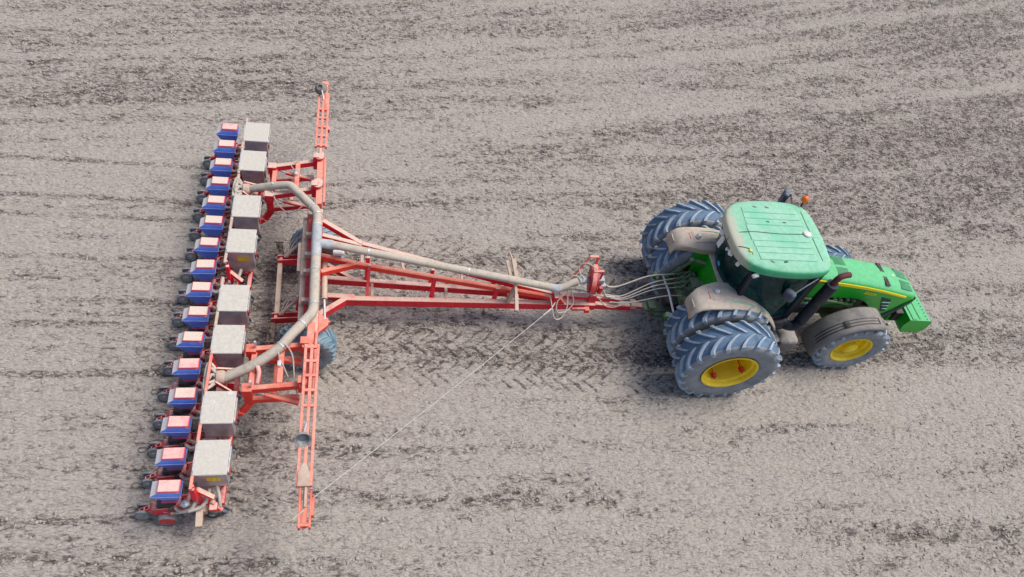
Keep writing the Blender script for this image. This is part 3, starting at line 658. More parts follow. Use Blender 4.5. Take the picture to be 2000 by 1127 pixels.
# lower rear bar carried on two twin-plate arms
m = MB(); m.bar((1.11, 1.0, .62), (1.14, -.48, .62), .085, .10); m.done('lift_bar', M['pale'], P)
for y in (.86, -.46):
    m = MB(); m.bar((1.06, y + .05, .70), (1.62, y + .05, .76), .02, .16); m.bar((1.06, y - .06, .70), (1.62, y - .06, .76), .02, .16); m.bar((1.10, y, .66), (1.16, y, .66), .12, .14)
    m.bar((1.52, y + .06, .80), (1.60, y + .06, 1.25), .05, .10, top=False)
    m.done('lift_arm', M['red_deep'], P)
    m = MB(); m.tube([(1.20, y + .02, .70), (1.58, y + .16, 1.10)], .028, 8); m.done('lift_cylinder', M['pale'], P, smooth=50)
    m = MB(); m.tube(catmull([(1.25, y, .72), (1.35, y + .12, .95), (1.5, y + .2, 1.12), (1.58, y + .22, 1.22)]), .012, 5); m.tube(catmull([(1.2, y + .03, .7), (1.34, y + .18, .98), (1.55, y + .14, 1.2)]), .01, 5); m.done('lift_hose', M['hose'], P)
for (ya, yb) in ((1.30, 1.02), (-.52, -.95)):
    m = MB(); m.bar((1.09, ya, .58), (1.09, yb, .56), .07, .09)
    for k in range(5): m.lathe([(.05, -.03), (.07, 0), (.05, .03)], axis='X', n=8, c=(1.09 + random.uniform(-.04, .04), ya + (yb - ya) * (k + .5) / 5, .56 + random.uniform(-.03, .05)))
    m.tube([(1.02, ya, .56), (1.02, yb, .55)], .02, 6); m.tube([(.98, ya, .62), (1.14, ya, .62)], .015, 6); m.tube([(.98, yb, .60), (1.14, yb, .60)], .015, 6)
    m.done('track_eradicator', M['mud'], P, smooth=40)

# tongue -----------------------------------------------------------------
m = MB(); m.bar((1.90, 1.18, 1.46), (2.62, .78, 1.32), .085, .13); m.bar((2.62, .78, 1.32), (5.60, .17, 1.0), .085, .13); m.bar((5.60, .17, 1.0), (6.5, .03, .86), .08, .12); m.bar((1.90, .84, 1.45), (2.62, .76, 1.30), .08, .12)
m.done('tongue_chord', M['red'], P)
m = MB(); m.bar((1.90, .08, 1.34), (2.52, .36, 1.25), .08, .12); m.bar((1.90, .40, 1.41), (2.52, .36, 1.25), .08, .11); m.bar((2.52, .36, 1.25), (3.96, .22, 1.10), .085, .12); m.bar((3.96, .22, 1.10), (6.42, -.01, .84), .08, .11)
m.done('tongue_chord', M['red_orange'], P)
m = MB(); m.bar((1.95, .40, .74), (5.5, .22, .70), .09, .17); m.bar((5.5, .22, .70), (6.5, .06, .68), .09, .15); m.bar((1.98, .72, .74), (2.5, .37, .74), .07, .12); m.done('tongue_chord', M['red'], P)
m = MB(); m.bar((1.86, -.46, .76), (2.34, -.04, .70), .10, .17); m.bar((1.98, .02, .70), (2.5, .0, .70), .10, .12); m.bar((2.34, -.04, .70), (6.35, -.03, .68), .10, .19); m.done('tongue_chord', M['red'], P)
for (x, yt, zt, yb, zb) in ((2.75, .33, 1.24, .02, .60), (3.96, .20, 1.10, .05, .60), (5.18, .08, .97, .04, .60)):
    m = MB(); m.bar((x, yt, zt), (x - .02, yb, zb), .06, .08, top=False); m.bar((x - .02, yt + .20, zt - .02), (x - .04, yb + .32, zb), .06, .07, top=False); m.done('tongue_post', M['red'], P)
for x in (2.82, 4.22, 5.45):
    m = MB(); m.bar((x, .30, .715), (x, .0, .705), .055, .06); m.done('tongue_tie', M['pale'], P)
m = MB(); m.bar((2.62, .66, 1.2), (2.62, .42, 1.14), .06, .06); m.bar((3.35, .58, 1.12), (3.4, .3, 1.1), .05, .05); m.bar((4.5, .36, 1.02), (4.5, .2, .98), .05, .05); m.done('pipe_bracket', M['pale'], P)
m = MB(); m.bar((6.30, -.03, .72), (7.22, -.02, .70), .16, .17); m.bar((7.22, -.02, .70), (8.15, .02, .60), .13, .15); m.bar((8.15, .02, .60), (8.42, .0, .59), .11, .08); m.bar((6.45, .06, .86), (7.75, .05, .78), .10, .09)
m.prism([(6.28, -.12, .74), (6.55, -.12, .74), (6.40, -.12, .95), (6.30, -.12, .95)], (0, .30, 0)); m.done('drawbar_beam', M['red'], P, bevel=.004)
m = MB(); m.box((7.02, -.17, .64), (.10, .10, .10), bev=.01); m.done('reflector', M['red_orange'], P)
m = MB(); m.bar((6.70, -.18, .70), (6.98, -.17, .70), .05, .06); m.done('jack_tube', M['red_deep'], P)
m = MB(); m.bar((8.0, .02, .66), (8.12, .02, .66), .18, .12); m.done('hitch_clamp', M['pale'], P, bevel=.01)

# transport wheels and their carriers
WT = tyre_mesh('planter_tyre', .52, .44, .24, 22, .034, .040, .20, [M['imp_rubber'], M['imp_lug'], M['rubber_side']], n=48)
m0 = MB(); m0.lathe([(.25, -.17), (.235, -.185), (.21, -.16), (.20, -.05), (.10, -.04), (.09, -.09), (0, -.09)], n=28); m0.lathe([(.25, .17), (.235, .185), (.21, .16), (.20, -.03), (.06, -.02)], n=28)
m0.bm.faces.ensure_lookup_table(); bmesh.ops.delete(m0.bm, geom=[f for f in m0.bm.faces if len(f.verts) > 8], context='FACES_ONLY')
for sy in (1.24, -.98):
    s = 1 if sy > 0 else -1
    m = MB(); m.lathe([(0, -.12), (.06, -.12), (.07, -.05), (.07, .05), (0, .05)], n=16); hb = m.done('transport_wheel', M['pale'], P, smooth=45); hb.location = (1.77 if s > 0 else 1.69, sy, .505); hb.rotation_euler = (0, 0, 0 if s < 0 else math.pi)
    inst('tyre', WT, hb, (0, 0, 0), (0, random.random(), 0))
    if s > 0:
        me = bpy.data.meshes.new('planter_rim'); m0.bm.to_mesh(me); me.materials.append(M['pale'])
    inst('rim', me, hb)
    m = MB(); m.bar((1.79, sy - .26, 1.36), (1.77, sy - .26, .45), .06, .12, top=False); m.bar((1.77, sy - .26, .50), (1.77, sy - .05, .50), .08, .08); m.done('axle_leg', M['red'], P)
m = MB(); m.tube([(1.95, .42, 1.18), (1.975, -.40, 1.14)], .055, 12); cy = m.done('steering_cylinder', M['pale'], P, smooth=50)
m = MB(); m.tube([(1.975, -.36, 1.135), (2.0, -.80, 1.10)], .024, 8); m.done('cylinder_rod', M['silver'], cy, smooth=50)
m = MB(); m.prism([(1.86, -.66, 1.12), (2.06, -.78, 1.12), (2.06, -.92, 1.12), (1.88, -1.10, 1.12)], (0, 0, -.05)); m.bar((2.0, -.82, 1.10), (1.9, -.92, .9), .12, .1); m.done('cylinder_bracket', M['marker'], P, bevel=.006)

# wings: front bar, two upper and two lower arms each side, rear uprights ----------------
def wing(sg, y1, y2, mat, mat2):
    """sg: side; y1, y2: the outer and inner arm stations at the front bar"""
    yo, yi = y1, y2
    m = MB(); e = .12 * sg
    m.bar((1.81, yi - .42 * sg, 1.64), (1.79, yo + e, 1.66), .11, .20); m.bar((1.90, yi - .30 * sg, 1.56), (1.88, yo + e, 1.58), .04, .12)
    fb = m.done('wing_beam', mat, P)
    for y in (yi, yo):
        m = MB(); m.box((1.72, y - .0, 1.58), (.12, .13, .34), bev=.01); m.lathe([(.09, -.03), (.09, .03)], c=(1.78, y + .08 * sg, 1.67), axis='Z', n=14); m.lathe([(.09, -.015), (.09, .015)], c=(1.78, y + .0 * sg, 1.71), axis='Z', n=14); m.tube([(1.78, y + .04 * sg, 1.6), (1.78, y + .04 * sg, 1.74)], .025, 8)
        m.done('wing_pivot', M['red_orange'] if sg < 0 else M['red'], P, smooth=40)
    for k, y in enumerate((yo, yi)):
        yr = y - .10 * sg * (1 if sg > 0 else -.1)
        m = MB(); m.bar((1.75, y, 1.62), (.95, yr, 1.50), .085, .12); m.done('parallel_arm', mat2, P)
        m = MB(); m.bar((1.66, y + .02, 1.16), (.93, yr + .02, 1.12), .075, .11); m.done('parallel_arm', mat2, P)
        m = MB(); m.box((.90, yr, 1.42), (.16, .15, .18), bev=.01); m.bar((.90, yr, 1.45), (.90, yr, 1.02), .10, .12, top=False); m.done('arm_knuckle', mat2, P)
        m = MB(); m.tube([(1.66, y - .12, 1.18), (1.15, yr - .04, 1.36)], .042, 10); cc = m.done('wing_cylinder', mat2, P, smooth=50)
        m = MB(); m.tube([(1.16, yr - .04, 1.36), (.98, yr, 1.40)], .022, 8); m.box((.98, yr, 1.40), (.07, .06, .06), bev=.015); m.done('cylinder_rod', M['silver'], cc, smooth=50)
    ya, yb = (yo - .10 if sg > 0 else yo), (yi - .10 if sg > 0 else yi)
    m = MB(); m.bar((1.38, yo - .04 * sg, 1.57), (1.38, yi + .04 * sg, 1.57), .085, .07); m.done('arm_tie', mat, P)
    m = MB(); m.bar((1.27, yo - .05 * sg, 1.14), (1.27, yi + .1 * sg, 1.14), .07, .07); m.done('arm_tie', mat2, P)
    m = MB(); m.bar((.95, ya, 1.44), (.95, yb, 1.44), .085, .08); m.bar((.86, ya, 1.1), (.86, yb, 1.1), .04, .07); m.done('rear_tie', mat, P)
    # bolted leg down to the tool bar
    yl = (yi if sg > 0 else yo) + (-.08 if sg > 0 else -.02)
    m = MB(); m.bar((.92, yl, 1.16), (.72, yl - .06, .82), .05, .13); m.bar((.74, yl - .05, .86), (.52, yl - .08, .70), .10, .10); m.done('tool_bar_leg', mat2, P)
    # small fittings: clevis pins and a valve block
    for (x, y) in ((.97, yo), (.97, yi), (1.74, yo), (1.74, yi)):
        m = MB(); m.tube([(x, y - .0 * sg, 1.48), (x, y - .0 * sg, 1.68)], .02, 6); m.done('pivot_pin', M['silver'], P, smooth=40)
    m = MB(); m.box((1.36, (yo + yi) / 2, 1.60), (.06, .10, .06), bev=.012); m.done('valve_block', M['silver'], P)
wing(1, 2.58, 1.84, M['marker'], M['red'])
wing(-1, -2.33, -1.62, M['marker'], M['red_orange'])
m = MB(); pts = []
for k in range(9):
    z = 1.08 - .06 * k; m.box((1.18 + .008 * (k % 2), 1.955, z), (.018 if k % 2 else .05, .05 if k % 2 else .018, .05), bev=.006, seg=1)
m.done('chain', M['silver'], P)
m = MB(); m.tube(catmull([(1.40, 2.30, 1.58), (1.32, 2.22, 1.70), (1.26, 2.38, 1.68), (1.36, 2.52, 1.62), (1.50, 2.62, 1.72), (1.62, 2.75, 1.70)]), .009, 5); m.done('wing_hose', M['hose'], P)
m = MB(); m.tube(catmull([(.95, 1.78, 1.54), (1.05, 1.60, 1.4), (1.25, 1.46, 1.3), (1.45, 1.50, 1.38), (1.58, 1.60, 1.52)]), .010, 5); m.done('wing_hose', M['hose'], P)
m = MB(); m.tube(catmull([(1.36, -1.88, 1.62), (1.32, -1.72, 1.70), (1.42, -1.68, 1.72), (1.55, -1.85, 1.66), (1.60, -2.2, 1.55), (1.66, -2.45, 1.4)]), .012, 5); m.tube(catmull([(1.36, -1.90, 1.60), (1.42, -2.0, 1.58), (1.50, -2.16, 1.5)]), .010, 5); m.done('wing_hose', M['hose'], P)
m = MB(); m.tube(catmull([(.98, -2.02, 1.42), (1.02, -1.98, 1.52), (1.06, -2.08, 1.5), (1.04, -2.22, 1.42)]), .04, 8); m.done('hose_guide', M['red'], P, smooth=50)

# folded row markers -----------------------------------------------------
def marker_arm(sg, y0, y1, y2, y3, x0):
    """inner link, ladder section, outer section, tip"""
    z = 1.79; m = MB()
    for dx in (-.095, .0, .095): m.bar((x0 + dx, y0, z), (x0 + dx * .95 , y2, z), .045 if dx else .05, .06)
    for k in range(5):
        y = y0 + (y1 - y0) * (k + .2) / 4.6; m.bar((x0 - .11, y, z + .006), (x0 + .11, y, z + .006), .05, .05)
    a = m.done('marker_arm', M['marker'], P)
    return a
a1 = marker_arm(-1, -1.72, -2.90, -4.05, -4.6, 1.85)
m = MB(); m.prism([(1.76, -4.06, 1.81), (1.76, -3.86, 1.81), (1.82, -3.72, 1.81), (1.86, -3.72, 1.81), (1.92, -3.86, 1.81), (1.92, -4.06, 1.81)], (0, 0, -.05)); m.done('marker_plate', M['pale'], a1, bevel=.004)
m = MB(); m.bar((1.80, -4.02, 1.76), (1.81, -4.62, 1.74), .035, .12); m.bar((1.95, -4.10, 1.76), (1.95, -4.62, 1.74), .030, .12); m.bar((1.875, -4.02, 1.72), (1.875, -4.60, 1.70), .06, .07); m.bar((1.78, -4.58, 1.74), (1.96, -4.58, 1.74), .04, .06); m.bar((1.975, -4.2, 1.72), (1.975, -4.45, 1.72), .05, .1)
m.done('marker_tip', M['red_orange'], a1)
m = MB(); m.tube([(1.875, -4.05, 1.76), (1.875, -4.34, 1.755)], .022, 6); m.tube([(1.87, -4.38, 1.76), (1.72, -4.50, 1.74)], .016, 6); m.done('tip_spindle', M['pale'], a1, smooth=40)
a2 = marker_arm(1, 2.78, 3.98, 4.40, 4.75, 1.795)
m = MB(); m.bar((1.85, 3.9, 1.80), (1.85, 4.72, 1.79), .045, .08); m.bar((1.74, 4.70, 1.80), (1.88, 4.70, 1.80), .11, .09); m.done('marker_tip', M['marker'], a2)
m = MB(); m.bar((1.79, 2.50, 1.74), (1.80, 3.00, 1.77), .05, .12); m.done('marker_link', M['red'], a2)
m = MB(); m.bar((1.89, 3.85, 1.72), (1.88, 3.35, 1.72), .03, .09); m.bar((1.92, 3.48, 1.70), (1.92, 3.38, 1.70), .05, .10); m.done('marker_slide', M['red_deep'], a2)
def disc(name, c, rot, par, mat, cup):
    m = MB(); prof = [(0, .0), (.045, .0), (.05, .05), (.06, .055), (.10, .03), (.13, -.005), (.135, -.012), (.12, -.01), (.07, .02), (.05, .02), (0, .02)]
    if cup: prof = [(0, -.05), (.06, -.06), (.105, -.06), (.11, .03), (.145, .045), (.15, .035), (.115, .0), (.095, -.045), (0, -.03)]
    m.lathe(prof, axis='Z', n=28); o = m.done(name, mat, par, smooth=45); o.location = c; o.rotation_euler = rot; return o
disc('marker_disc', (1.73, 4.38, 1.90), (R(22), R(-20), 0), a2, M['darkmetal'], False)
disc('marker_disc', (1.80, -3.38, 1.88), (R(62), R(12), 0), a1, M['small_rubber'], True).scale = (.82, .82, .82)
m = MB(); m.tube([(1.76, 4.30, 1.92), (1.80, 4.15, 1.80)], .016, 6); m.done('disc_stub', M['silver'], a2, smooth=40)
m = MB(); m.tube([(1.81, -3.32, 1.88), (1.85, -3.05, 1.80)], .018, 6); m.done('disc_stub', M['silver'], a1, smooth=40)

# air ducts ------------------------------------------------------------------
DUCT_CLAMPS = []
def duct(pts, r, name, k=8, ribs=.035, n=16, step=.028, mat='pipe', clamps=()):
    sm = catmull(pts, k); out = [sm[0]]
    L = 0; acc = 0
    dens = []
    for a, b in zip(sm, sm[1:]):
        nn = max(1, int((b - a).length / step))
        for j in range(nn): dens.append(a.lerp(b, j / nn))
    dens.append(sm[-1])
    DUCT_CLAMPS.extend((dens, c) for c in clamps)
    m = MB(); m.tube(dens, r, n, ribs=ribs); return m.done(name, M[mat], P, smooth=70)
dm = duct([(2.06, .395, 1.71), (3.1, .28, 1.58), (4.14, .17, 1.45), (5.2, .06, 1.318), (6.22, -.05, 1.19)], .072, 'air_duct', ribs=.0, step=.1)
m = MB()
for x, y, z in ((2.72, .322, 1.6275), (4.55, .127, 1.399)):
    d = Vector((1, -.14, -.125)).normalized(); c0 = Vector((x, y, z)); m.tube([c0 - d * .012, c0 + d * .012], .079, 16, cap=False)
m.done('hose_clamp', M['silver'], dm)
duct([(6.20, -.05, 1.19), (6.30, -.06, 1.18), (6.42, -.03, 1.20), (6.58, .02, 1.26), (6.70, .05, 1.29)], .066, 'flex_duct', ribs=.13, step=.024)
m = MB(); m.tube(catmull([(6.19, -.048, 1.19), (6.28, -.058, 1.185), (6.36, -.045, 1.19)]), .078, 16); m.done('duct_sleeve', M['tape'], P, smooth=60)
cd = duct([(1.81, 1.06, 1.73), (1.815, .75, 1.735)], .083, 'air_duct', ribs=.0, clamps=(.9,))
m = MB(); m.tube([(1.815, .78, 1.735), (1.825, .08, 1.735)], .088, 16); m.tube([(1.82, .40, 1.735), (2.10, .395, 1.70)], .085, 16); m.done('duct_tee', M['tape'], P, smooth=60)
duct([(1.825, .10, 1.735), (1.83, -.5, 1.735), (1.84, -.98, 1.735)], .083, 'air_duct', ribs=.0, step=.1, clamps=(.2, .95))
duct([(1.81, 1.05, 1.73), (1.79, 1.13, 1.74), (1.72, 1.24, 1.745)], .080, 'flex_duct', ribs=.05, clamps=(.1, .95))
duct([(1.73, 1.22, 1.745), (1.52, 1.49, 1.73), (1.33, 1.74, 1.70), (1.28, 1.79, 1.69)], .074, 'air_duct', ribs=.03, step=.03)
duct([(1.31, 1.765, 1.70), (1.22, 1.81, 1.68), (.9, 1.87, 1.56), (.50, 1.93, 1.38)], .072, 'air_duct', ribs=.03, step=.03)
duct([(1.84, -.97, 1.735), (1.80, -1.12, 1.735), (1.68, -1.28, 1.72)], .082, 'air_duct', ribs=.04, step=.03)
duct([(1.70, -1.26, 1.72), (1.52, -1.48, 1.69), (1.35, -1.70, 1.64), (1.12, -1.86, 1.56), (.85, -1.98, 1.45), (.53, -2.07, 1.33)], .080, 'flex_duct', ribs=.05, step=.022, clamps=(.02, .33))
for path, fr in DUCT_CLAMPS:
    k = int(fr * (len(path) - 2)) + 1; c0 = path[k]; d = (path[min(k + 1, len(path) - 1)] - path[k - 1]).normalized(); m = MB(); m.tube([c0 - d * .013, c0 + d * .013], .089, 16, cap=False); m.done('hose_clamp', M['silver'], P)
    d = Vector(d).normalized(); c0 = Vector(c0); m = MB(); m.tube([c0 - d * .012, c0 + d * .012], .091, 16, cap=False); m.done('hose_clamp', M['silver'], P)
for y, z, hy in ((1.93, 1.37, 1), (-2.06, 1.32, -1)):
    m = MB(); m.lathe([(0, .54), (.10, .54), (.115, .50), (.11, .42), (.06, .40), (0, .40)], axis='X', n=16, c=(0, y, z)); m.done('distribution_head', M['pale'], P, smooth=45)
    m = MB(); m.prism([(.42, y + .10, z + .10), (.70, y + .17, z - .06), (.70, y + .13, z - .16), (.42, y + .10, z - .06)], (0, .03, 0)); m.prism([(.42, y - .10, z + .08), (.66, y - .20, z - .06), (.66, y - .18, z - .16), (.42, y - .10, z - .06)], (0, -.03, 0)); m.prism([(.56, y + .09, z + .02), (.76, y + .14, z - .10), (.76, y + .12, z - .18), (.56, y + .07, z - .12)], (0, .03, 0)); m.bar((.62, y, z - .1), (.5, y, .6), .1, .1, top=False)
    m.done('head_bracket', M['red'], P)
    for k in range(5):
        sg = 1 if k < 2 else -1; t = (k - 2) * .07
        m = MB(); m.tube(catmull([(.42, y + t * .7, z + .01), (.33 - .03 * abs(k - 2), y + t * 1.6, z + .05), (.24, y + sg * (.18 + .05 * k % .2), z - .12), (.27 + .05 * (k % 3), y + sg * (.36 + .04 * k), z - .42)]), .026, 8); m.done('seed_hose', M['hose'], P, smooth=60)

# fan and its guard at the front of the tongue ------------------------------
m = MB()
ang = R(-12); rot = Matrix.Rotation(R(8), 4, 'Z') @ Matrix.Rotation(R(-6), 4, 'Y')
prof = [(0, -.09), (.26, -.085), (.285, -.05), (.285, .05), (.26, .085), (0, .09)]
m.lathe(prof, axis='X', n=26)
M['crimson'] = dusty('fan_crimson', (.36, .006, .035), dust=(.6, .3, .3), amt=.35, lo=.5, hi=1., low=.02, nscale=6)
fan = m.done('fan_housing', M['crimson'], P, smooth=45); fan.location = (7.05, .15, 1.24); fan.rotation_euler = (0, R(-6), R(-12))
m = MB(); m.lathe([(.287, -.045), (.294, -.04), (.294, .04), (.287, .045)], axis='X', n=26); m.done('fan_band', M['marker'], fan, smooth=45)
m = MB(); m.tube([(6.72, .06, 1.29), (7.0, .14, 1.26)], [.062, .085], 14); m.done('fan_inlet', M['tape'], P, smooth=50)
m = MB(); m.box((7.20, .14, 1.22), (.14, .13, .14), bev=.02); m.box((7.28, .13, 1.05), (.12, .12, .14), bev=.02); m.done('fan_motor', M['tape'], P, smooth=40)
m = MB(); m.prism([(7.14, -.02, 1.06), (7.20, -.02, 1.06), (7.20, -.02, 1.24), (7.14, -.02, 1.24)], (0, -.06, 0)); m.done('warning_plate', M['redlens'], P)
m = MB(); m.bar((7.12, .12, 1.10), (7.16, .04, .72), .07, .07, top=False); m.bar((7.12, -.0, .9), (7.13, -.02, .66), .05, .16, top=False); m.done('fan_post', M['red_deep'], P)
m = MB()
for y in (.0,):
    m.bar((6.62, .26, .98), (6.94, .42, 1.60), .035, .035, top=False); m.bar((6.93, .42, 1.61), (7.11, .43, 1.61), .06, .03); m.bar((7.10, .43, 1.60), (7.10, .36, 1.24), .05, .035, top=False)
    m.bar((6.80, .10, 1.14), (6.98, .10, 1.54), .03, .03, top=False); m.bar((6.97, .10, 1.55), (7.18, .12, 1.55), .045, .03); m.bar((7.17, .12, 1.54), (7.17, .12, 1.20), .04, .03, top=False)
m.done('fan_guard', M['marker'], P)
# loops of hose and cable tied up by the fan
m = MB()
m.tube(catmull([(6.10, -.02, .92), (6.20, -.10, .96), (6.24, -.28, .86), (6.30, -.44, .72), (6.45, -.40, .68), (6.56, -.24, .80), (6.56, -.06, .98), (6.52, .05, 1.18)]), .013, 6)
m.tube(catmull([(6.54, .02, 1.16), (6.46, -.10, 1.05), (6.34, -.20, .92), (6.36, -.34, .78), (6.56, -.28, .76), (6.70, -.14, .84), (6.64, .02, 1.0), (6.52, .08, 1.16)]), .012, 6)
m.tube(catmull([(6.50, .03, 1.22), (6.58, .12, 1.34), (6.70, .10, 1.36), (6.72, .0, 1.26), (6.60, -.02, 1.2), (6.50, .0, 1.2), (6.42, .06, 1.26), (6.44, .13, 1.33), (6.54, .08, 1.26)]), .013, 6)
m.tube(catmull([(7.02, .13, 1.58), (6.86, .22, 1.62), (6.72, .26, 1.54), (6.72, .16, 1.42), (6.80, .06, 1.36), (6.7, .0, 1.25)]), .013, 6)
m.done('tied_hose_loop', M['hose'], P, smooth=60)
m = MB(); m.tube(catmull([(6.3, .02, .90), (6.6, .06, 1.0), (6.9, .05, .98), (7.15, -.02, .92), (7.3, .10, 1.02)]), .016, 6); m.tube(catmull([(7.26, .12, 1.05), (7.35, .06, .92), (7.42, .02, .84), (7.6, .03, .82)]), .02, 6); m.tube(catmull([(7.25, -.04, .85), (7.4, -.12, .72), (7.6, -.12, .68), (7.8, -.06, .70)]), .012, 6); m.done('hose_bundle', M['hose'], P, smooth=60)
# hydraulic hoses to the tractor
ends = [((7.17, .16, 1.22), (8.83, .39, 1.17), .016, (7.55, .16, .98)), ((7.40, .06, .86), (8.83, .29, 1.15), .013, (7.75, .05, .84)), ((7.44, .04, .84), (8.83, .19, 1.13), .014, (7.75, .0, .83)), ((7.5, .0, .82), (8.83, .09, 1.11), .011, (7.80, -.02, .82)), ((7.5, -.04, .74), (9.15, -.12, 1.10), .013, (7.95, -.05, .76))]
for a, b, r, mid in ends:
    a, b, mid = Vector(a), Vector(b), Vector(mid)
    m = MB(); m.tube(catmull([a, mid, mid.lerp(b, .55) + Vector((0, .02, .09)), b], 8), r, 8); m.done('hydraulic_hose', M['hose'], P, smooth=60)

# cross bracket in the middle of the tongue that guides the marker cords
m = MB(); m.bar((5.36, .56, 1.50), (5.44, .40, 1.40), .03, .03, top=False); m.bar((5.44, .42, 1.46), (5.52, .04, 1.24), .09, .05); m.bar((5.33, .42, 1.40), (5.42, .08, 1.22), .07, .04); m.bar((5.48, .02, 1.22), (5.49, -.20, 1.12), .05, .06); m.bar((5.49, -.18, 1.14), (5.47, -.52, 1.08), .07, .05); m.bar((5.47, -.02, 1.1), (5.42, -.06, .70), .07, .08, top=False)
m.done('cord_bracket', M['pale'], P)
m = MB(); m.tube(catmull([(5.52, .28, 1.42), (5.60, .20, 1.38), (5.60, .04, 1.26), (5.52, .0, 1.22)]), .014, 6); m.done('bracket_loop', M['pale'], P)
for a, b, r in (((1.93, 3.36, 1.66), (5.30, .37, 1.42), .0052), ((5.54, .30, 1.38), (6.0, .06, 1.10), .005), ((1.97, -4.17, 1.62), (6.22, -.31, .84), .0068)):
    a, b = Vector(a), Vector(b); m = MB(); m.tube([a.lerp(b, k / 12) - Vector((0, 0, .05 * math.sin(math.pi * k / 12) * (b - a).length / 5)) for k in range(13)], r, 6); m.done('marker_cord', M['rope'], P)
m = MB(); a, b = Vector((1.97, -4.17, 1.62)), Vector((6.22, -.31, .84)); 
m.tube([a.lerp(b, .955), a.lerp(b, 1.0)], [.012, .022], 6); m.tube([b, b + Vector((.10, .14, .03))], .012, 6); m.done('cord_turnbuckle', M['silver'], P, smooth=40)
m = MB(); m.box((2.20, .44, 1.42), (.20, .09, .06), bev=.008); m.done('control_box', M['white'], P)

# tool bar under the tanks -------------------------------------------------
m = MB(); m.bar((.36, 4.02, .66), (.36, -3.95, .66), .11, .13); tb = m.done('tool_bar', M['pale'], P)
m = MB(); m.bar((.62, 3.9, .70), (.62, .15, .70), .07, .09); m.bar((.62, -.2, .70), (.62, -3.85, .70), .07, .09); m.done('fertiliser_bar', M['red_deep'], P)
for (ya, yb) in ((3.86, 2.30), (2.28, .14), (-.18, -1.60), (-1.62, -3.90)):
    m = MB(); m.bar((.305, ya, 1.43), (.295, yb, 1.43), .045, .05); m.done('tank_rail', M['pale'] if ya > 0 and yb < 1 or ya > -1 else M['marker'], P)
for y in (3.74, 2.40, 1.80, .20, -.24, -1.50, -1.74, -3.84):
    m = MB(); m.bar((.30, y, 1.40), (.36, y, .66), .04, .06, top=False); m.done('rail_post', M['red'], P)

tank_y = [3.44, 2.63, 1.45, .62, -.62, -1.43, -2.64, -3.44]
def ring4(cx, cy, hx, hy, z): return [(cx - hx, cy - hy, z), (cx + hx, cy - hy, z), (cx + hx, cy + hy, z), (cx - hx, cy + hy, z)]
for k, y in enumerate(tank_y):
    x = .525
    m = MB(); m.loft([ring4(x + .03, y, .10, .16, .74), ring4(x, y, .205, .243, .97), ring4(x, y, .215, .25, 1.0), ring4(x, y, .215, .25, 1.425)])
    tk = m.done('fertiliser_tank', M['steel'], P, bevel=.006)
    m = MB(); m.loft([ring4(x, y, .225, .262, 1.425), ring4(x, y, .232, .27, 1.43), ring4(x, y, .232, .27, 1.447), ring4(x, y, .222, .26, 1.456)])
    tk_l = m.done('tank_lid', M['lid_worn'] if k in (1, 6, 7, 0) else M['lid'], tk)
    m = MB(); m.tube([(x - .23, y - .20, 1.44), (x - .23, y + .20, 1.44)], .014, 6); m.done('lid_hinge', M['silver'], tk)
    m = MB()
    for dy in (-.16, 0., .16): m.box((x + .226, y + dy, 1.33), (.02, .03, .12), bev=.004, seg=1)
    m.tube([(x + .235, y - .2, 1.36), (x + .235, y + .2, 1.36)], .012, 6)
    m.done('lid_latch', M['silver'], tk)
    m = MB(); m.box((x + .225, y - .10, 1.20), (.02, .11, .13), bev=.004); m.done('tank_gauge', M['redlens'], tk)
    if k in (3, 7):
        m = MB(); m.box((x + .03, y - .2535, 1.25), (.19, .006, .125)); m.done('tank_sticker', M['label_yellow'], tk)
    # outlet below
    m = MB(); m.box((x + .03, y, .74), (.16, .30, .12), bev=.02); m.tube([(x + .03, y - .2, .72), (x + .03, y + .2, .72)], .045, 10); m.done('metering_outlet', M['red_deep'], tk, smooth=40)
    for dy in (-.25, .25):
        m = MB(); m.tube(catmull([(x + .03, y + dy * .4, .70), (x + .02, y + dy * .8, .58), (x + .02, y + dy, .40), (x + .08, y + dy, .22)]), .022, 7); m.done('fertiliser_hose', M['hose'], tk, smooth=60)

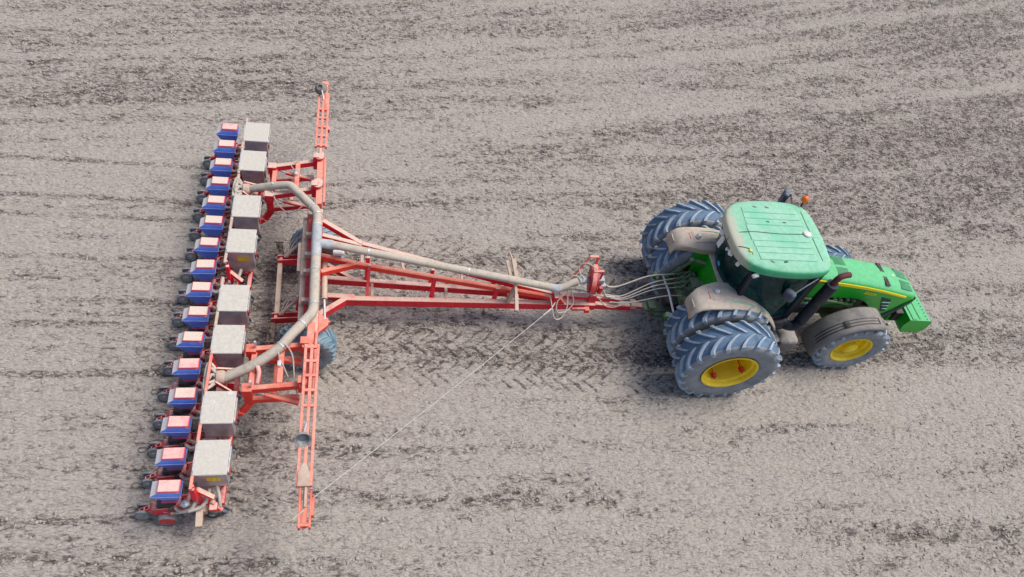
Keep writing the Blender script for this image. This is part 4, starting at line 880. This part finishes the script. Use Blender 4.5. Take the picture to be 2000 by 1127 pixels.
# row units ----------------------------------------------------------------
NU = 16; SP = .5048
def unit_meshes():
    D = {}
    def keep(name, m, mats, smooth=40, bevel=0):
        bmesh.ops.recalc_face_normals(m.bm, faces=m.bm.faces[:])
        if bevel: bmesh.ops.bevel(m.bm, geom=m.bm.edges[:], offset=bevel, segments=1, affect='EDGES')
        me = bpy.data.meshes.new(name); m.bm.to_mesh(me); m.bm.free()
        for x in mats: me.materials.append(x)
        for p in me.polygons: p.use_smooth = True
        me.set_sharp_from_angle(angle=R(smooth)); D[name] = me
    m = MB()
    for dy in (-.075, .075):
        m.bar((.29, dy, .72), (.04, dy, .66), .022, .05); m.bar((.29, dy, .56), (.04, dy, .50), .022, .05)
        m.prism([(.06, dy - .008, .72), (.06, dy - .008, .36), (-.30, dy - .008, .30), (-.40, dy - .008, .36), (-.34, dy - .008, .50), (-.1, dy - .008, .56)], (0, .016, 0))
    m.box((.36, 0, .60), (.18, .18, .22), bev=.01); m.box((.03, 0, .58), (.06, .17, .18), bev=.008)
    m.box((-.33, 0, .42), (.10, .14, .12), bev=.01); m.box((.17, .0, .70), (.05, .20, .03)); m.box((.10, .0, .56), (.04, .18, .04))
    keep('frame', m, [M['red_deep']])
    m = MB(); m.bar((-.34, .03, .38), (-.64, .045, .13), .022, .05); m.bar((-.34, .09, .38), (-.64, .085, .13), .022, .05)
    for k in range(4): m.bar((-.38 - .08 * k, .03, .345 - .066 * k), (-.38 - .08 * k, .09, .345 - .066 * k), .022, .025)
    m.prism([(-.36, -.05, .50), (-.36, .05, .50), (-.42, .05, .40), (-.42, -.05, .40)], (.05, 0, 0)); keep('tail_arm', m, [M['red_deep']])
    m = MB()
    def rg(x0, x1, hy, z, dy=0): return [(x0, -hy + dy, z), (x1, -hy + dy, z), (x1, hy + dy, z), (x0, hy + dy, z)]
    m.loft([rg(-.17, .03, .055, .79), rg(-.21, .06, .072, .87), rg(-.285, .115, .115, 1.055), rg(-.29, .12, .119, 1.07), rg(-.285, .118, .116, 1.095), rg(-.19, .112, .098, 1.165), rg(-.175, .10, .09, 1.18)])
    keep('hopper', m, [M['blue']], 25)
    m = MB(); m.loft([rg(-.292, .122, .121, 1.066), rg(-.295, .125, .124, 1.073), rg(-.292, .122, .121, 1.080)]); keep('hopper_seam', m, [M['blue_seam']], 25)
    m = MB(); m.loft([rg(-.18, .116, .090, 1.165), rg(-.19, .12, .095, 1.175), rg(-.185, .118, .093, 1.20), rg(-.17, .106, .084, 1.215)]); m.box((.09, -.094, 1.165), (.035, .012, .03)); keep('hopper_lid', m, [M['pink']], 30)
    me = D['hopper_lid'].copy(); me.materials.clear(); me.materials.append(M['pink_bare']); D['hopper_lid_b'] = me
    m = MB(); m.loft([rg(-.18, .04, .07, .765), rg(-.185, .045, .078, .775), rg(-.18, .04, .07, .792)]); keep('meter_plate', m, [M['pink_plate']])
    m = MB(); m.lathe([(0, -.07), (.10, -.07), (.125, -.05), (.125, .04), (.08, .06), (0, .06)], n=20, c=(-.08, 0, .57)); m.box((-.20, 0, .58), (.16, .12, .14), bev=.02); m.lathe([(.035, -.12), (.04, -.07)], n=10, c=(-.08, 0, .57)); keep('seed_meter', m, [M['dark']])
    m = MB(); m.lathe([(.147, -.055), (.152, -.042), (.152, .042), (.147, .055), (.137, .058), (.122, .052), (.122, -.052), (.137, -.058)], n=28, close=True); keep('gauge_wheel', m, [M['small_rubber']], 50)
    m = MB(); m.lathe([(.123, -.050), (.110, -.048), (.104, -.005), (.05, .0), (.045, -.03), (0, -.03)], n=24); keep('gauge_rim', m, [M['redlens']])
    m = MB(); m.lathe([(.105, -.020), (.112, -.012), (.112, .012), (.105, .020), (.085, .020), (.085, -.020)], n=24, close=True); keep('press_wheel', m, [M['small_rubber']], 50)
    m = MB(); m.lathe([(.087, -.012), (.03, -.016), (.03, -.034), (0, -.034)], n=20); m.lathe([(.087, .012), (.03, .012), (0, .012)], n=20); keep('press_rim', m, [M['wheel_grey']])
    m = MB()
    for dz in (0,):
        t_ = [Vector((-.80 + .070 * math.cos(a), .05 + .045 * math.sin(a), .035 + .01 * math.cos(a))) for a in np.linspace(0, 2 * math.pi, 17)]; m.tube(t_, .0065, 5, cap=False)
    m.tube([(-.735, .05, .04), (-.62, .06, .20)], .008, 5); keep('drag_ring', m, [M['mud']], 60)
    m = MB(); m.tube(catmull([(-.02, -.085, .60), (.06, -.15, .60), (.15, -.17, .66), (.24, -.155, .74), (.29, -.10, .80)]), .028, 8); keep('air_hose', m, [M['hose']], 60)
    m = MB(); m.lathe([(0, -.012), (.14, -.006), (.145, 0), (.14, .006), (0, .012)], n=24, c=(.53, .03, .13)); m.bar((.55, .03, .60), (.55, .03, .14), .03, .05, top=False); keep('opener_disc', m, [M['darkmetal']], 50)
    m = MB(); m.lathe([(.095, -.028), (.103, -.015), (.103, .015), (.095, .028), (.062, .026), (.062, -.026)], n=24, c=(.44, -.04, .13), close=True); keep('depth_wheel', m, [M['dark']], 50)
    m = MB(); m.lathe([(0, -.03), (.025, -.03), (.03, -.012), (.063, -.014), (.063, .014), (0, .014)], n=18, c=(.44, -.04, .13)); keep('depth_rim', m, [M['tape']], 50)
    m = MB(); m.prism([(.46, .0, .34), (.60, -.03, .18), (.66, -.03, .10), (.58, -.03, .06), (.46, .0, .18)], (0, .04, .02)); keep('clod_clearer', m, [M['mirror']])
    m = MB(); m.tube([(.02, -.09, .42), (-.2, -.09, .30), (-.21, -.09, .18)], .02, 6); m.box((-.08, -.09, .40), (.26, .02, .05)); keep('wheel_arm', m, [M['red_deep']])
    m = MB(); m.tube([(.14, -.11, .50), (.02, -.11, .44), (-.10, -.115, .46)], .022, 6); keep('spring', m, [M['pale']], 60)
    m = MB(); m.box((.12, -.10, .66), (.06, .05, .14), bev=.01); m.tube([(.08, -.1, .78), (.22, -.1, .62)], .018, 6); m.bar((.05, -.10, .73), (.27, -.10, .73), .03, .03); keep('adjuster', m, [M['pale']], 60)
    return D
D = unit_meshes()
for i in range(NU):
    y = (7.5 - i) * SP + .02
    u = inst('row_unit', D['frame'], P, (-.02, y, 0)); u['group'] = 'row units along the tool bar'
    jit = lambda a: random.uniform(-a, a)
    inst('tail_arm', D['tail_arm'], u, (0, 0, jit(.01)), (0, 0, jit(.02)))
    hp = (jit(.008), jit(.006), jit(.006)); hr = (jit(.012), jit(.012), jit(.02))
    inst('hopper', D['hopper'], u, hp, hr); inst('hopper_seam', D['hopper_seam'], u, hp, hr)
    inst('hopper_lid', D['hopper_lid_b'] if i in (0, 11, 13, 14, 15) else D['hopper_lid'], u, hp, hr)
    for nm in ('meter_plate', 'seed_meter', 'wheel_arm', 'spring', 'adjuster', 'air_hose', 'opener_disc', 'depth_wheel', 'depth_rim', 'clod_clearer'): inst(nm, D[nm], u, (0, 0, 0), (0, 0, 0))
    if i in (1, 10, 11, 13, 14, 15): inst('drag_ring', D['drag_ring'], u, (jit(.05), jit(.03), 0), (0, 0, jit(.2)))
    inst('gauge_wheel', D['gauge_wheel'], u, (-.185, -.10, .185)); inst('gauge_rim', D['gauge_rim'], u, (-.185, -.10, .185))
    inst('gauge_wheel', D['gauge_wheel'], u, (-.185, .115, .16))
    for sg in (-1, 1):
        inst('press_wheel', D['press_wheel'], u, (-.57 + jit(.008), .065 + sg * .080, .125), (R(13) * sg, 0, 0)); inst('press_rim', D['press_rim'], u, (-.57, .065 + sg * .080, .125), (R(13) * sg, 0, 0))
# end fittings at the open near end of the bar
m = MB(); m.bar((.315, -3.86, .70), (.335, -4.18, .68), .095, .10); m.done('bar_end', M['pale'], P)
m = MB(); m.lathe([(0, 0), (.048, .0), (.06, .02), (.05, .035), (.016, .04), (.016, .07), (0, .07)], axis='Z', n=18, c=(.14, -3.88, .82)); m.done('seed_counter', M['silver'], P, smooth=50)
m = MB(); m.lathe([(0, 0), (.048, .0), (.06, .02), (.05, .035), (.016, .04), (.016, .07), (0, .07)], axis='Z', n=18, c=(.22, -.10, .90)); m.done('seed_counter', M['silver'], P, smooth=50)
m = MB(); m.bar((.30, -3.86, 1.36), (.31, -3.90, 1.05), .07, .07, top=False); m.bar((.34, -3.80, 1.18), (.56, -3.86, .98), .07, .07); m.box((.52, -3.92, .74), (.12, .12, .1), bev=.02); m.bar((.5, -3.86, .82), (.62, -3.92, .62), .06, .06, top=False); m.done('end_bracket', M['red'], P, bevel=.004)
m = MB(); m.tube(catmull([(.46, -3.70, .92), (.44, -3.80, .85), (.36, -3.92, .78), (.18, -3.96, .72)]), .028, 8); m.tube(catmull([(.56, -3.66, .95), (.60, -3.8, .84), (.60, -3.9, .66), (.56, -3.86, .4)]), .026, 8); m.done('end_hose', M['hose'], P, smooth=60)
m = MB(); m.bar((.33, .12, 1.36), (.34, .06, 1.05), .06, .06, top=False); m.bar((.36, .16, 1.15), (.56, .08, .98), .07, .07); m.box((.42, -.12, .86), (.20, .10, .12), bev=.02); m.box((.60, -.14, .80), (.14, .12, .10), bev=.02); m.done('centre_bracket', M['red'], P, bevel=.004)
m = MB(); m.tube(catmull([(.50, .34, .98), (.46, .2, .92), (.34, .02, .82), (.12, -.02, .76), (.0, .04, .70)]), .028, 8); m.done('end_hose', M['hose'], P, smooth=60)

# ================================================================== GROUND
TILL = R(5)
def h2(ix, iy, seed):
    n = (ix.astype(np.int64) * 374761393 + iy.astype(np.int64) * 668265263 + seed * 1442695041) & 0xffffffff
    n = ((n ^ (n >> 13)) * 1274126177) & 0xffffffff
    n = (n ^ (n >> 16)) & 0xffffffff
    return n.astype(np.float64) / 4294967295.0
def vn(x, y, seed):
    ix = np.floor(x); iy = np.floor(y); fx = x - ix; fy = y - iy
    fx = fx * fx * (3 - 2 * fx); fy = fy * fy * (3 - 2 * fy)
    a = h2(ix, iy, seed); b = h2(ix + 1, iy, seed); c = h2(ix, iy + 1, seed); d = h2(ix + 1, iy + 1, seed)
    return (a * (1 - fx) + b * fx) * (1 - fy) + (c * (1 - fx) + d * fx) * fy
def fbm(x, y, seed, o=3):
    s = 0; a = .5; t = 0
    for k in range(o): s = s + a * vn(x * 2 ** k, y * 2 ** k, seed + 17 * k); t += a; a *= .5
    return s / t
def sstep(x, a, b):
    t = np.clip((x - a) / (b - a), 0, 1); return t * t * (3 - 2 * t)
BANDS = [(-.50, .60, .00), (-1.17, .60, .12), (1.08, .60, .2), (1.77, .60, .05)]
def tracks(x, y):
    """chevron tyre prints behind the tractor; returns depth and lug mark"""
    dep = np.zeros_like(x); lug = np.zeros_like(x)
    yy = y + .045 * (x - 2.6) 
    on = sstep(x, 1.2, 2.2) * (1 - sstep(x, 8.2, 9.1))
    for c, w, ph in BANDS:
        v = (yy - c) / (w / 2); av = np.abs(v)
        inside = (1 - sstep(av, .85, 1.05))
        u = x + .30 * (1 - np.abs(1 - np.clip(av, 0, 1)) ** 1.5) * -1.0 + ph + np.where(v > 0, .14, 0)
        fr = np.mod(u, .285) / .285
        l = (1 - sstep(np.abs(fr - .5), .04, .13)) * sstep(av, .03, .1)
        lug = np.maximum(lug, l * inside * on); dep = np.maximum(dep, inside * on)
    return dep, lug
def soil(x, y):
    u = x; v = (y + 1.67) * np.exp(-.021 * (np.clip(x, -40, 60) - 4))      # old tillage lines fan out slightly
    wake = (1 - sstep(x, -.75, -.35)) * (1 - sstep(np.abs(y), 3.9, 4.25))
    us = np.where(wake > .5, x, u); vs = np.where(wake > .5, y, v)
    warp = .30 * (fbm(x * .35, y * .5, 5, 2) - .5)
    st = .40 * vn(us / 5.5, (vs + warp) / .34, 11) + .35 * vn(us / 2.4, (vs + warp) / .17, 23) + .25 * fbm(us / .9, vs / .16, 31, 2)
    big = fbm(u / 12.0, v / .95, 41, 3)
    region = .10 * sstep(.5 * x + y, 8.0, 16.0) - .05 * sstep(-y, -.5, 2.5) + .05 * sstep(x, 9., 14.) - .03
    rough = sstep(st + .60 * (big - .5) + region, .30, .78)
    rough = rough * (1 - .45 * wake)
    dep, lug = tracks(x, y)
    cl = fbm(u / .17, v / .075, 51, 3); cl2 = fbm(u / .075, v / .045, 71, 2)
    h = .030 * (fbm(us / 3.0, vs / .36, 91, 2) - .5) + (.018 + .036 * rough) * (cl - .5) + (.028 + .026 * rough) * (cl2 - .5)
    pit = sstep(.46 - cl, .0, .14) * (.30 + .70 * rough) + .5 * sstep(.43 - cl2, 0, .12) * (.3 + .7 * rough)
    h = h - .014 * pit
    q = (y - .02) / SP; rowid = np.floor(q)
    rd = np.abs(q - rowid - .5) + .10 * (fbm(x / .22, y / .12, 19, 2) - .5)
    strength = .40 * h2(rowid, rowid * 0 + 3, 7) + .60 * fbm(x / 1.3, rowid * 3.7, 13, 2)
    wob = fbm(x / .20, y / .10, 29, 2)
    gd = (1 - sstep(rd, .02, .24)) * wake * (.05 + sstep(strength, .44, .64)) * (.25 + 1.1 * wob)
    pr = (sstep(rd, .12, .20) * (1 - sstep(rd, .26, .36))) * wake          # pressed flat by the closing wheels
    h = h * (1 - .5 * pr) - .020 * gd
    brk = sstep(fbm(x / .4, y / .3, 99, 3), .26, .52)
    h = h * (1 - .35 * dep) - .018 * dep - .034 * lug * brk
    damp_shade = .10 + .30 * rough * (.5 + .9 * sstep(.58 - cl, -.02, .18)) + .34 * pit + .58 * gd + .56 * lug * brk + .03 * dep - .06 * pr  # moist streaks, plus shade painted into the pits between clods
    # painted contact shade and loosened dark soil behind the tyres and around the openers
    def patch_(cx, cy, ax, ay, k): return k * np.exp(-((x - cx) / ax) ** 2 - ((y - cy) / ay) ** 2) 
    fresh_shade = patch_(8.55, -1.1, .85, .85, .13) + patch_(8.6, 1.1, .7, .8, .12) + patch_(1.15, 0., .55, 1.7, .26) + patch_(-.75, -1.8, .5, 2.5, .16)
    damp_shade = damp_shade + fresh_shade * (.5 + fbm(x / .25, y / .2, 77, 2))
    damp_shade = damp_shade + .34 * (big - .5) + .5 * region - .05 * wake
    return h, np.clip(damp_shade, 0, 1.2)
def axis_pts(lo, hi, step, hi2, far):
    core = list(np.arange(lo, hi + step / 2, step)); d = step; p = core[-1]
    while p < hi2: d *= 1.003; p += d; core.append(p)
    while p < far: d *= 1.22; p += d; core.append(p)
    l = []; d = step; p = lo
    while p > -far: d *= 1.22; p -= d; l.append(p)
    return np.array(l[::-1] + core)
gx = axis_pts(-7.2, 13., .0225, 29., 700); gy = axis_pts(-6.0, 8., .0215, 16.5, 700)
X, Y = np.meshgrid(gx, gy)
H, DP = soil(X.ravel(), Y.ravel())
fade = 1 - np.clip((np.maximum(np.abs(X.ravel() - 10) - 20, np.abs(Y.ravel() - 4) - 13)) / 9, 0, 1)
H = H * fade; DP = DP * fade + .30 * (1 - fade)      # beyond the surveyed part the field evens out
nx_, ny_ = len(gx), len(gy)
co = np.stack([X.ravel(), Y.ravel(), H], -1).astype(np.float32)
idx = np.arange(nx_ * ny_).reshape(ny_, nx_)
quads = np.stack([idx[:-1, :-1], idx[:-1, 1:], idx[1:, 1:], idx[1:, :-1]], -1).reshape(-1, 4).astype(np.int32)
def np_mesh(name, co, faces, k):
    me = bpy.data.meshes.new(name); nv = len(co); nf = len(faces)
    me.vertices.add(nv); me.vertices.foreach_set('co', co.astype(np.float32).ravel())
    me.loops.add(nf * k); me.loops.foreach_set('vertex_index', faces.astype(np.int32).ravel())
    me.polygons.add(nf); me.polygons.foreach_set('loop_start', np.arange(0, nf * k, k, dtype=np.int32)); me.polygons.foreach_set('loop_total', np.full(nf, k, dtype=np.int32))
    me.update(calc_edges=True); return me
me = np_mesh('ground', co, quads, 4)
at = me.attributes.new('damp_shade', 'FLOAT', 'POINT'); at.data.foreach_set('value', DP.astype(np.float32))
me.polygons.foreach_set('use_smooth', np.ones(len(quads), dtype=bool))
g = bpy.data.objects.new('ground', me); C.objects.link(g); g['kind'] = 'structure'

def soil_material(name, attr=True):
    m, nt, out = _new(name)
    tc = nt.nodes.new('ShaderNodeTexCoord'); pos = tc.outputs['Object']
    mp = N(nt, 'ShaderNodeMapping'); mp.inputs['Rotation'].default_value = (0, 0, -TILL); mp.inputs['Scale'].default_value = (.55, 1.35, 1); nt.links.new(pos, mp.inputs[0])
    f1 = noise(nt, 30, 5, .7, mp.outputs[0]); f2 = noise(nt, 10.5, 4, .7, mp.outputs[0]); f3 = noise(nt, .35, 4, .6, mp.outputs[0]); f4 = noise(nt, 90, 2, .6, pos)
    if attr:
        a = N(nt, 'ShaderNodeAttribute', attribute_name='damp_shade'); dp = a.outputs['Fac']
    else:
        oi = N(nt, 'ShaderNodeAttribute', attribute_name='tone'); dp = oi.outputs['Fac']
    wv = N(nt, 'ShaderNodeVectorMath', operation='ADD'); nw = nt.nodes.new('ShaderNodeTexNoise'); nw.inputs['Scale'].default_value = 9; nw.inputs['Detail'].default_value = 3
    nt.links.new(mp.outputs[0], nw.inputs['Vector']); ws = N(nt, 'ShaderNodeVectorMath', operation='SCALE'); ws.inputs['Scale'].default_value = .09
    nt.links.new(nw.outputs['Color'], ws.inputs[0]); nt.links.new(ws.outputs[0], wv.inputs[0]); nt.links.new(mp.outputs[0], wv.inputs[1])
    def cells(scale):
        v_ = nt.nodes.new('ShaderNodeTexVoronoi'); v_.feature = 'F1'; v_.inputs['Scale'].default_value = scale; v_.inputs['Randomness'].default_value = 1
        nt.links.new(wv.outputs[0], v_.inputs['Vector']); return v_
    v1, v2 = cells(15.5), cells(34)
    g1 = ramp(nt, v1.outputs['Distance'], .42, .80); g2 = ramp(nt, v2.outputs['Distance'], .42, .80)
    gate = ramp(nt, math_(nt, 'ADD', noise(nt, 2.6, 4, .7, mp.outputs[0]), math_(nt, 'MULTIPLY', dp, .45)), .40, .80)
    gap = math_(nt, 'MULTIPLY', math_(nt, 'ADD', math_(nt, 'MULTIPLY', g1, .75), math_(nt, 'MULTIPLY', g2, .55)), math_(nt, 'ADD', math_(nt, 'MULTIPLY', gate, .80), .34))
    dry = mixc(nt, ramp(nt, f3, .38, .62), (.348, .306, .272), (.348, .316, .262))
    dry = mixc(nt, ramp(nt, f1, .35, .70), dry, (.445, .405, .372))
    dry = mixc(nt, ramp(nt, v1.outputs['Color'], 0, 1, 0, .35), dry, (.52, .475, .43))
    wet_shade = mixc(nt, ramp(nt, f2, .35, .65), (.095, .078, .072), (.165, .140, .125))
    d = math_(nt, 'ADD', math_(nt, 'MULTIPLY', dp, .76), math_(nt, 'MULTIPLY', math_(nt, 'SUBTRACT', .5, f2), .70))
    d = math_(nt, 'ADD', d, math_(nt, 'MULTIPLY', math_(nt, 'SUBTRACT', .49, f1), .65))
    d = math_(nt, 'ADD', d, math_(nt, 'MULTIPLY', gap, .62))  # shade between crumbs painted in, mixed to the same dark as moist soil
    k = ramp(nt, d, .12, 1.12)
    col = mixc(nt, k, dry, wet_shade)
    col = mixc(nt, ramp(nt, f4, .66, .74, 0, .45), col, (.54, .49, .41))
    p = nt.nodes.new('ShaderNodeBsdfPrincipled'); nt.links.new(col, p.inputs['Base Color']); p.inputs['Roughness'].default_value = .97; p.inputs['Specular IOR Level'].default_value = .15
    b = nt.nodes.new('ShaderNodeBump'); b.inputs['Strength'].default_value = 1.0 if attr else .35; b.inputs['Distance'].default_value = .032 if attr else .01
    hh = math_(nt, 'ADD', math_(nt, 'MULTIPLY', f1, .5), math_(nt, 'MULTIPLY', f2, .5)); hh = math_(nt, 'SUBTRACT', hh, math_(nt, 'ADD', math_(nt, 'MULTIPLY', v1.outputs['Distance'], .9), math_(nt, 'MULTIPLY', v2.outputs['Distance'], .45))); nt.links.new(hh, b.inputs['Height']); nt.links.new(b.outputs[0], p.inputs['Normal'])
    nt.links.new(p.outputs[0], out.inputs[0]); return m
me.materials.append(soil_material('field_soil'))

# loose clods on the field -------------------------------------------------
QUAD = [(-6.6, 9.6), (-2.6, -5.2), (15.6, -6.2), (29.0, 16.3)]       # the part of the field in view, with a margin
def rand_field(n):
    x = rng.uniform(-7, 29, n); y = rng.uniform(-6.2, 16.4, n); ok = np.ones(n, bool)
    for (ax, ay), (bx, by) in zip(QUAD, QUAD[1:] + QUAD[:1]): ok &= ((bx - ax) * (y - ay) - (by - ay) * (x - ax)) > 0
    return x[ok], y[ok]
x, y = rand_field(520000); h, d = soil(x, y)
dep, lug = tracks(x, y)
keep = rng.random(len(x)) < np.clip(.03 + .60 * d, .03, .85) * (1 - .6 * dep)
x, y, h, d = x[keep], y[keep], h[keep], d[keep]
nC = len(x); size = .005 + .010 * rng.random(nC) ** 2 + .022 * rng.random(nC) ** 7
ico = bmesh.new(); bmesh.ops.create_icosphere(ico, subdivisions=1, radius=1.0); bv = np.array([v.co[:] for v in ico.verts]); bf = np.array([[v.index for v in f.verts] for f in ico.faces]); ico.free()
nv = len(bv)
jitv = 1 + .35 * (rng.random((nC, nv, 1)) - .5) * 2
th = rng.random(nC) * 6.283; c_, s_ = np.cos(th), np.sin(th)
sc = np.stack([1 + .5 * rng.random(nC), .8 + .3 * rng.random(nC), .55 + .35 * rng.random(nC)], -1)
pv = bv[None] * jitv * sc[:, None, :] * size[:, None, None]
px = pv[..., 0] * c_[:, None] - pv[..., 1] * s_[:, None] + x[:, None]; py = pv[..., 0] * s_[:, None] + pv[..., 1] * c_[:, None] + y[:, None]; pz = pv[..., 2] + (h + size * .25)[:, None]
co = np.stack([px, py, pz], -1).reshape(-1, 3); fc = (bf[None] + (np.arange(nC) * nv)[:, None, None]).reshape(-1, 3)
me = np_mesh('soil_clods', co, fc, 3)
at = me.attributes.new('tone', 'FLOAT', 'POINT'); at.data.foreach_set('value', np.repeat((.20 * d * rng.random(nC) - .26 + .22 * rng.random(nC)), nv).astype(np.float32))
me.materials.append(soil_material('clod_soil', False))
o = bpy.data.objects.new('soil_clods', me); C.objects.link(o); o['kind'] = 'stuff'; tag(o, 'loose crumbs and clods of dry soil scattered over the field', 'soil clods')
# bits of straw
x, y = rand_field(13000); h, d = soil(x, y); n = len(x)
L = .02 + .07 * rng.random(n) ** 2; w = .0025 + .003 * rng.random(n); a = rng.normal(TILL, .9, n)
dx, dy = np.cos(a), np.sin(a)
cs = []
for su, sv, dz in ((-1, -1, 0), (1, -1, 1), (1, 1, 1), (-1, 1, 0)):
    cs.append(np.stack([x + su * L / 2 * dx - sv * w * dy, y + su * L / 2 * dy + sv * w * dx, h + .012 + dz * .010 * rng.random(n)], -1))
co = np.stack(cs, 1).reshape(-1, 3); fc = np.arange(n * 4).reshape(-1, 4)
me = np_mesh('straw_bits', co, fc, 4); me.materials.append(dusty('straw', (.52, .46, .36), dust=(.62, .57, .47), amt=.6, nscale=3, rough=.9))
o = bpy.data.objects.new('straw_bits', me); C.objects.link(o); o['kind'] = 'stuff'; tag(o, 'short pale bits of straw lying on the soil', 'straw')

# ================================================================== LIGHT, SKY, CAMERA
SUN_EL, SUN_AZ = R(62), R(8)           # azimuth measured in the field plane from +X towards +Y
w = bpy.data.worlds.new('World'); bpy.context.scene.world = w; w.use_nodes = True
nt = w.node_tree; nt.nodes.clear()
sky = nt.nodes.new('ShaderNodeTexSky'); sky.sky_type = 'NISHITA'; sky.sun_disc = False
sky.sun_elevation = SUN_EL; sky.sun_rotation = math.pi / 2 - SUN_AZ
sky.air_density = 1.0; sky.dust_density = 3.5; sky.ozone_density = 1.0; sky.altitude = 100
bg = nt.nodes.new('ShaderNodeBackground'); bg.inputs[1].default_value = .145
wo = nt.nodes.new('ShaderNodeOutputWorld'); nt.links.new(sky.outputs[0], bg.inputs[0]); nt.links.new(bg.outputs[0], wo.inputs[0])
ld = bpy.data.lights.new('sun', 'SUN'); ld.energy = 2.65; ld.angle = R(26); ld.color = (1, .95, .88)
lo = bpy.data.objects.new('sun', ld); C.objects.link(lo)
dv = Vector((math.cos(SUN_EL) * math.cos(SUN_AZ), math.cos(SUN_EL) * math.sin(SUN_AZ), math.sin(SUN_EL)))
lo.rotation_euler = dv.to_track_quat('Z', 'Y').to_euler(); lo.location = dv * 40

cd_ = bpy.data.cameras.new('camera'); cam = bpy.data.objects.new('camera', cd_); C.objects.link(cam)
cd_.sensor_width = 36; cd_.lens = 1404.61 / 2000 * 36; cd_.clip_end = 2000; cd_.clip_start = .1
fw = Vector((.220776, .578627, -.785142)); ri = Vector((.975024, -.110948, .192404)); up = ri.cross(fw)
mt = Matrix((ri, up, -fw)).transposed().to_4x4(); mt.translation = (2.4003, -7.9573, 11.8599)
cam.matrix_world = mt
sc = bpy.context.scene; sc.camera = cam
sc.view_settings.view_transform = 'Standard'; sc.view_settings.look = 'None'; sc.view_settings.exposure = 0; sc.view_settings.gamma = 1
sc.render.engine = 'CYCLES'
try: sc.cycles.use_denoising = True
except Exception: pass
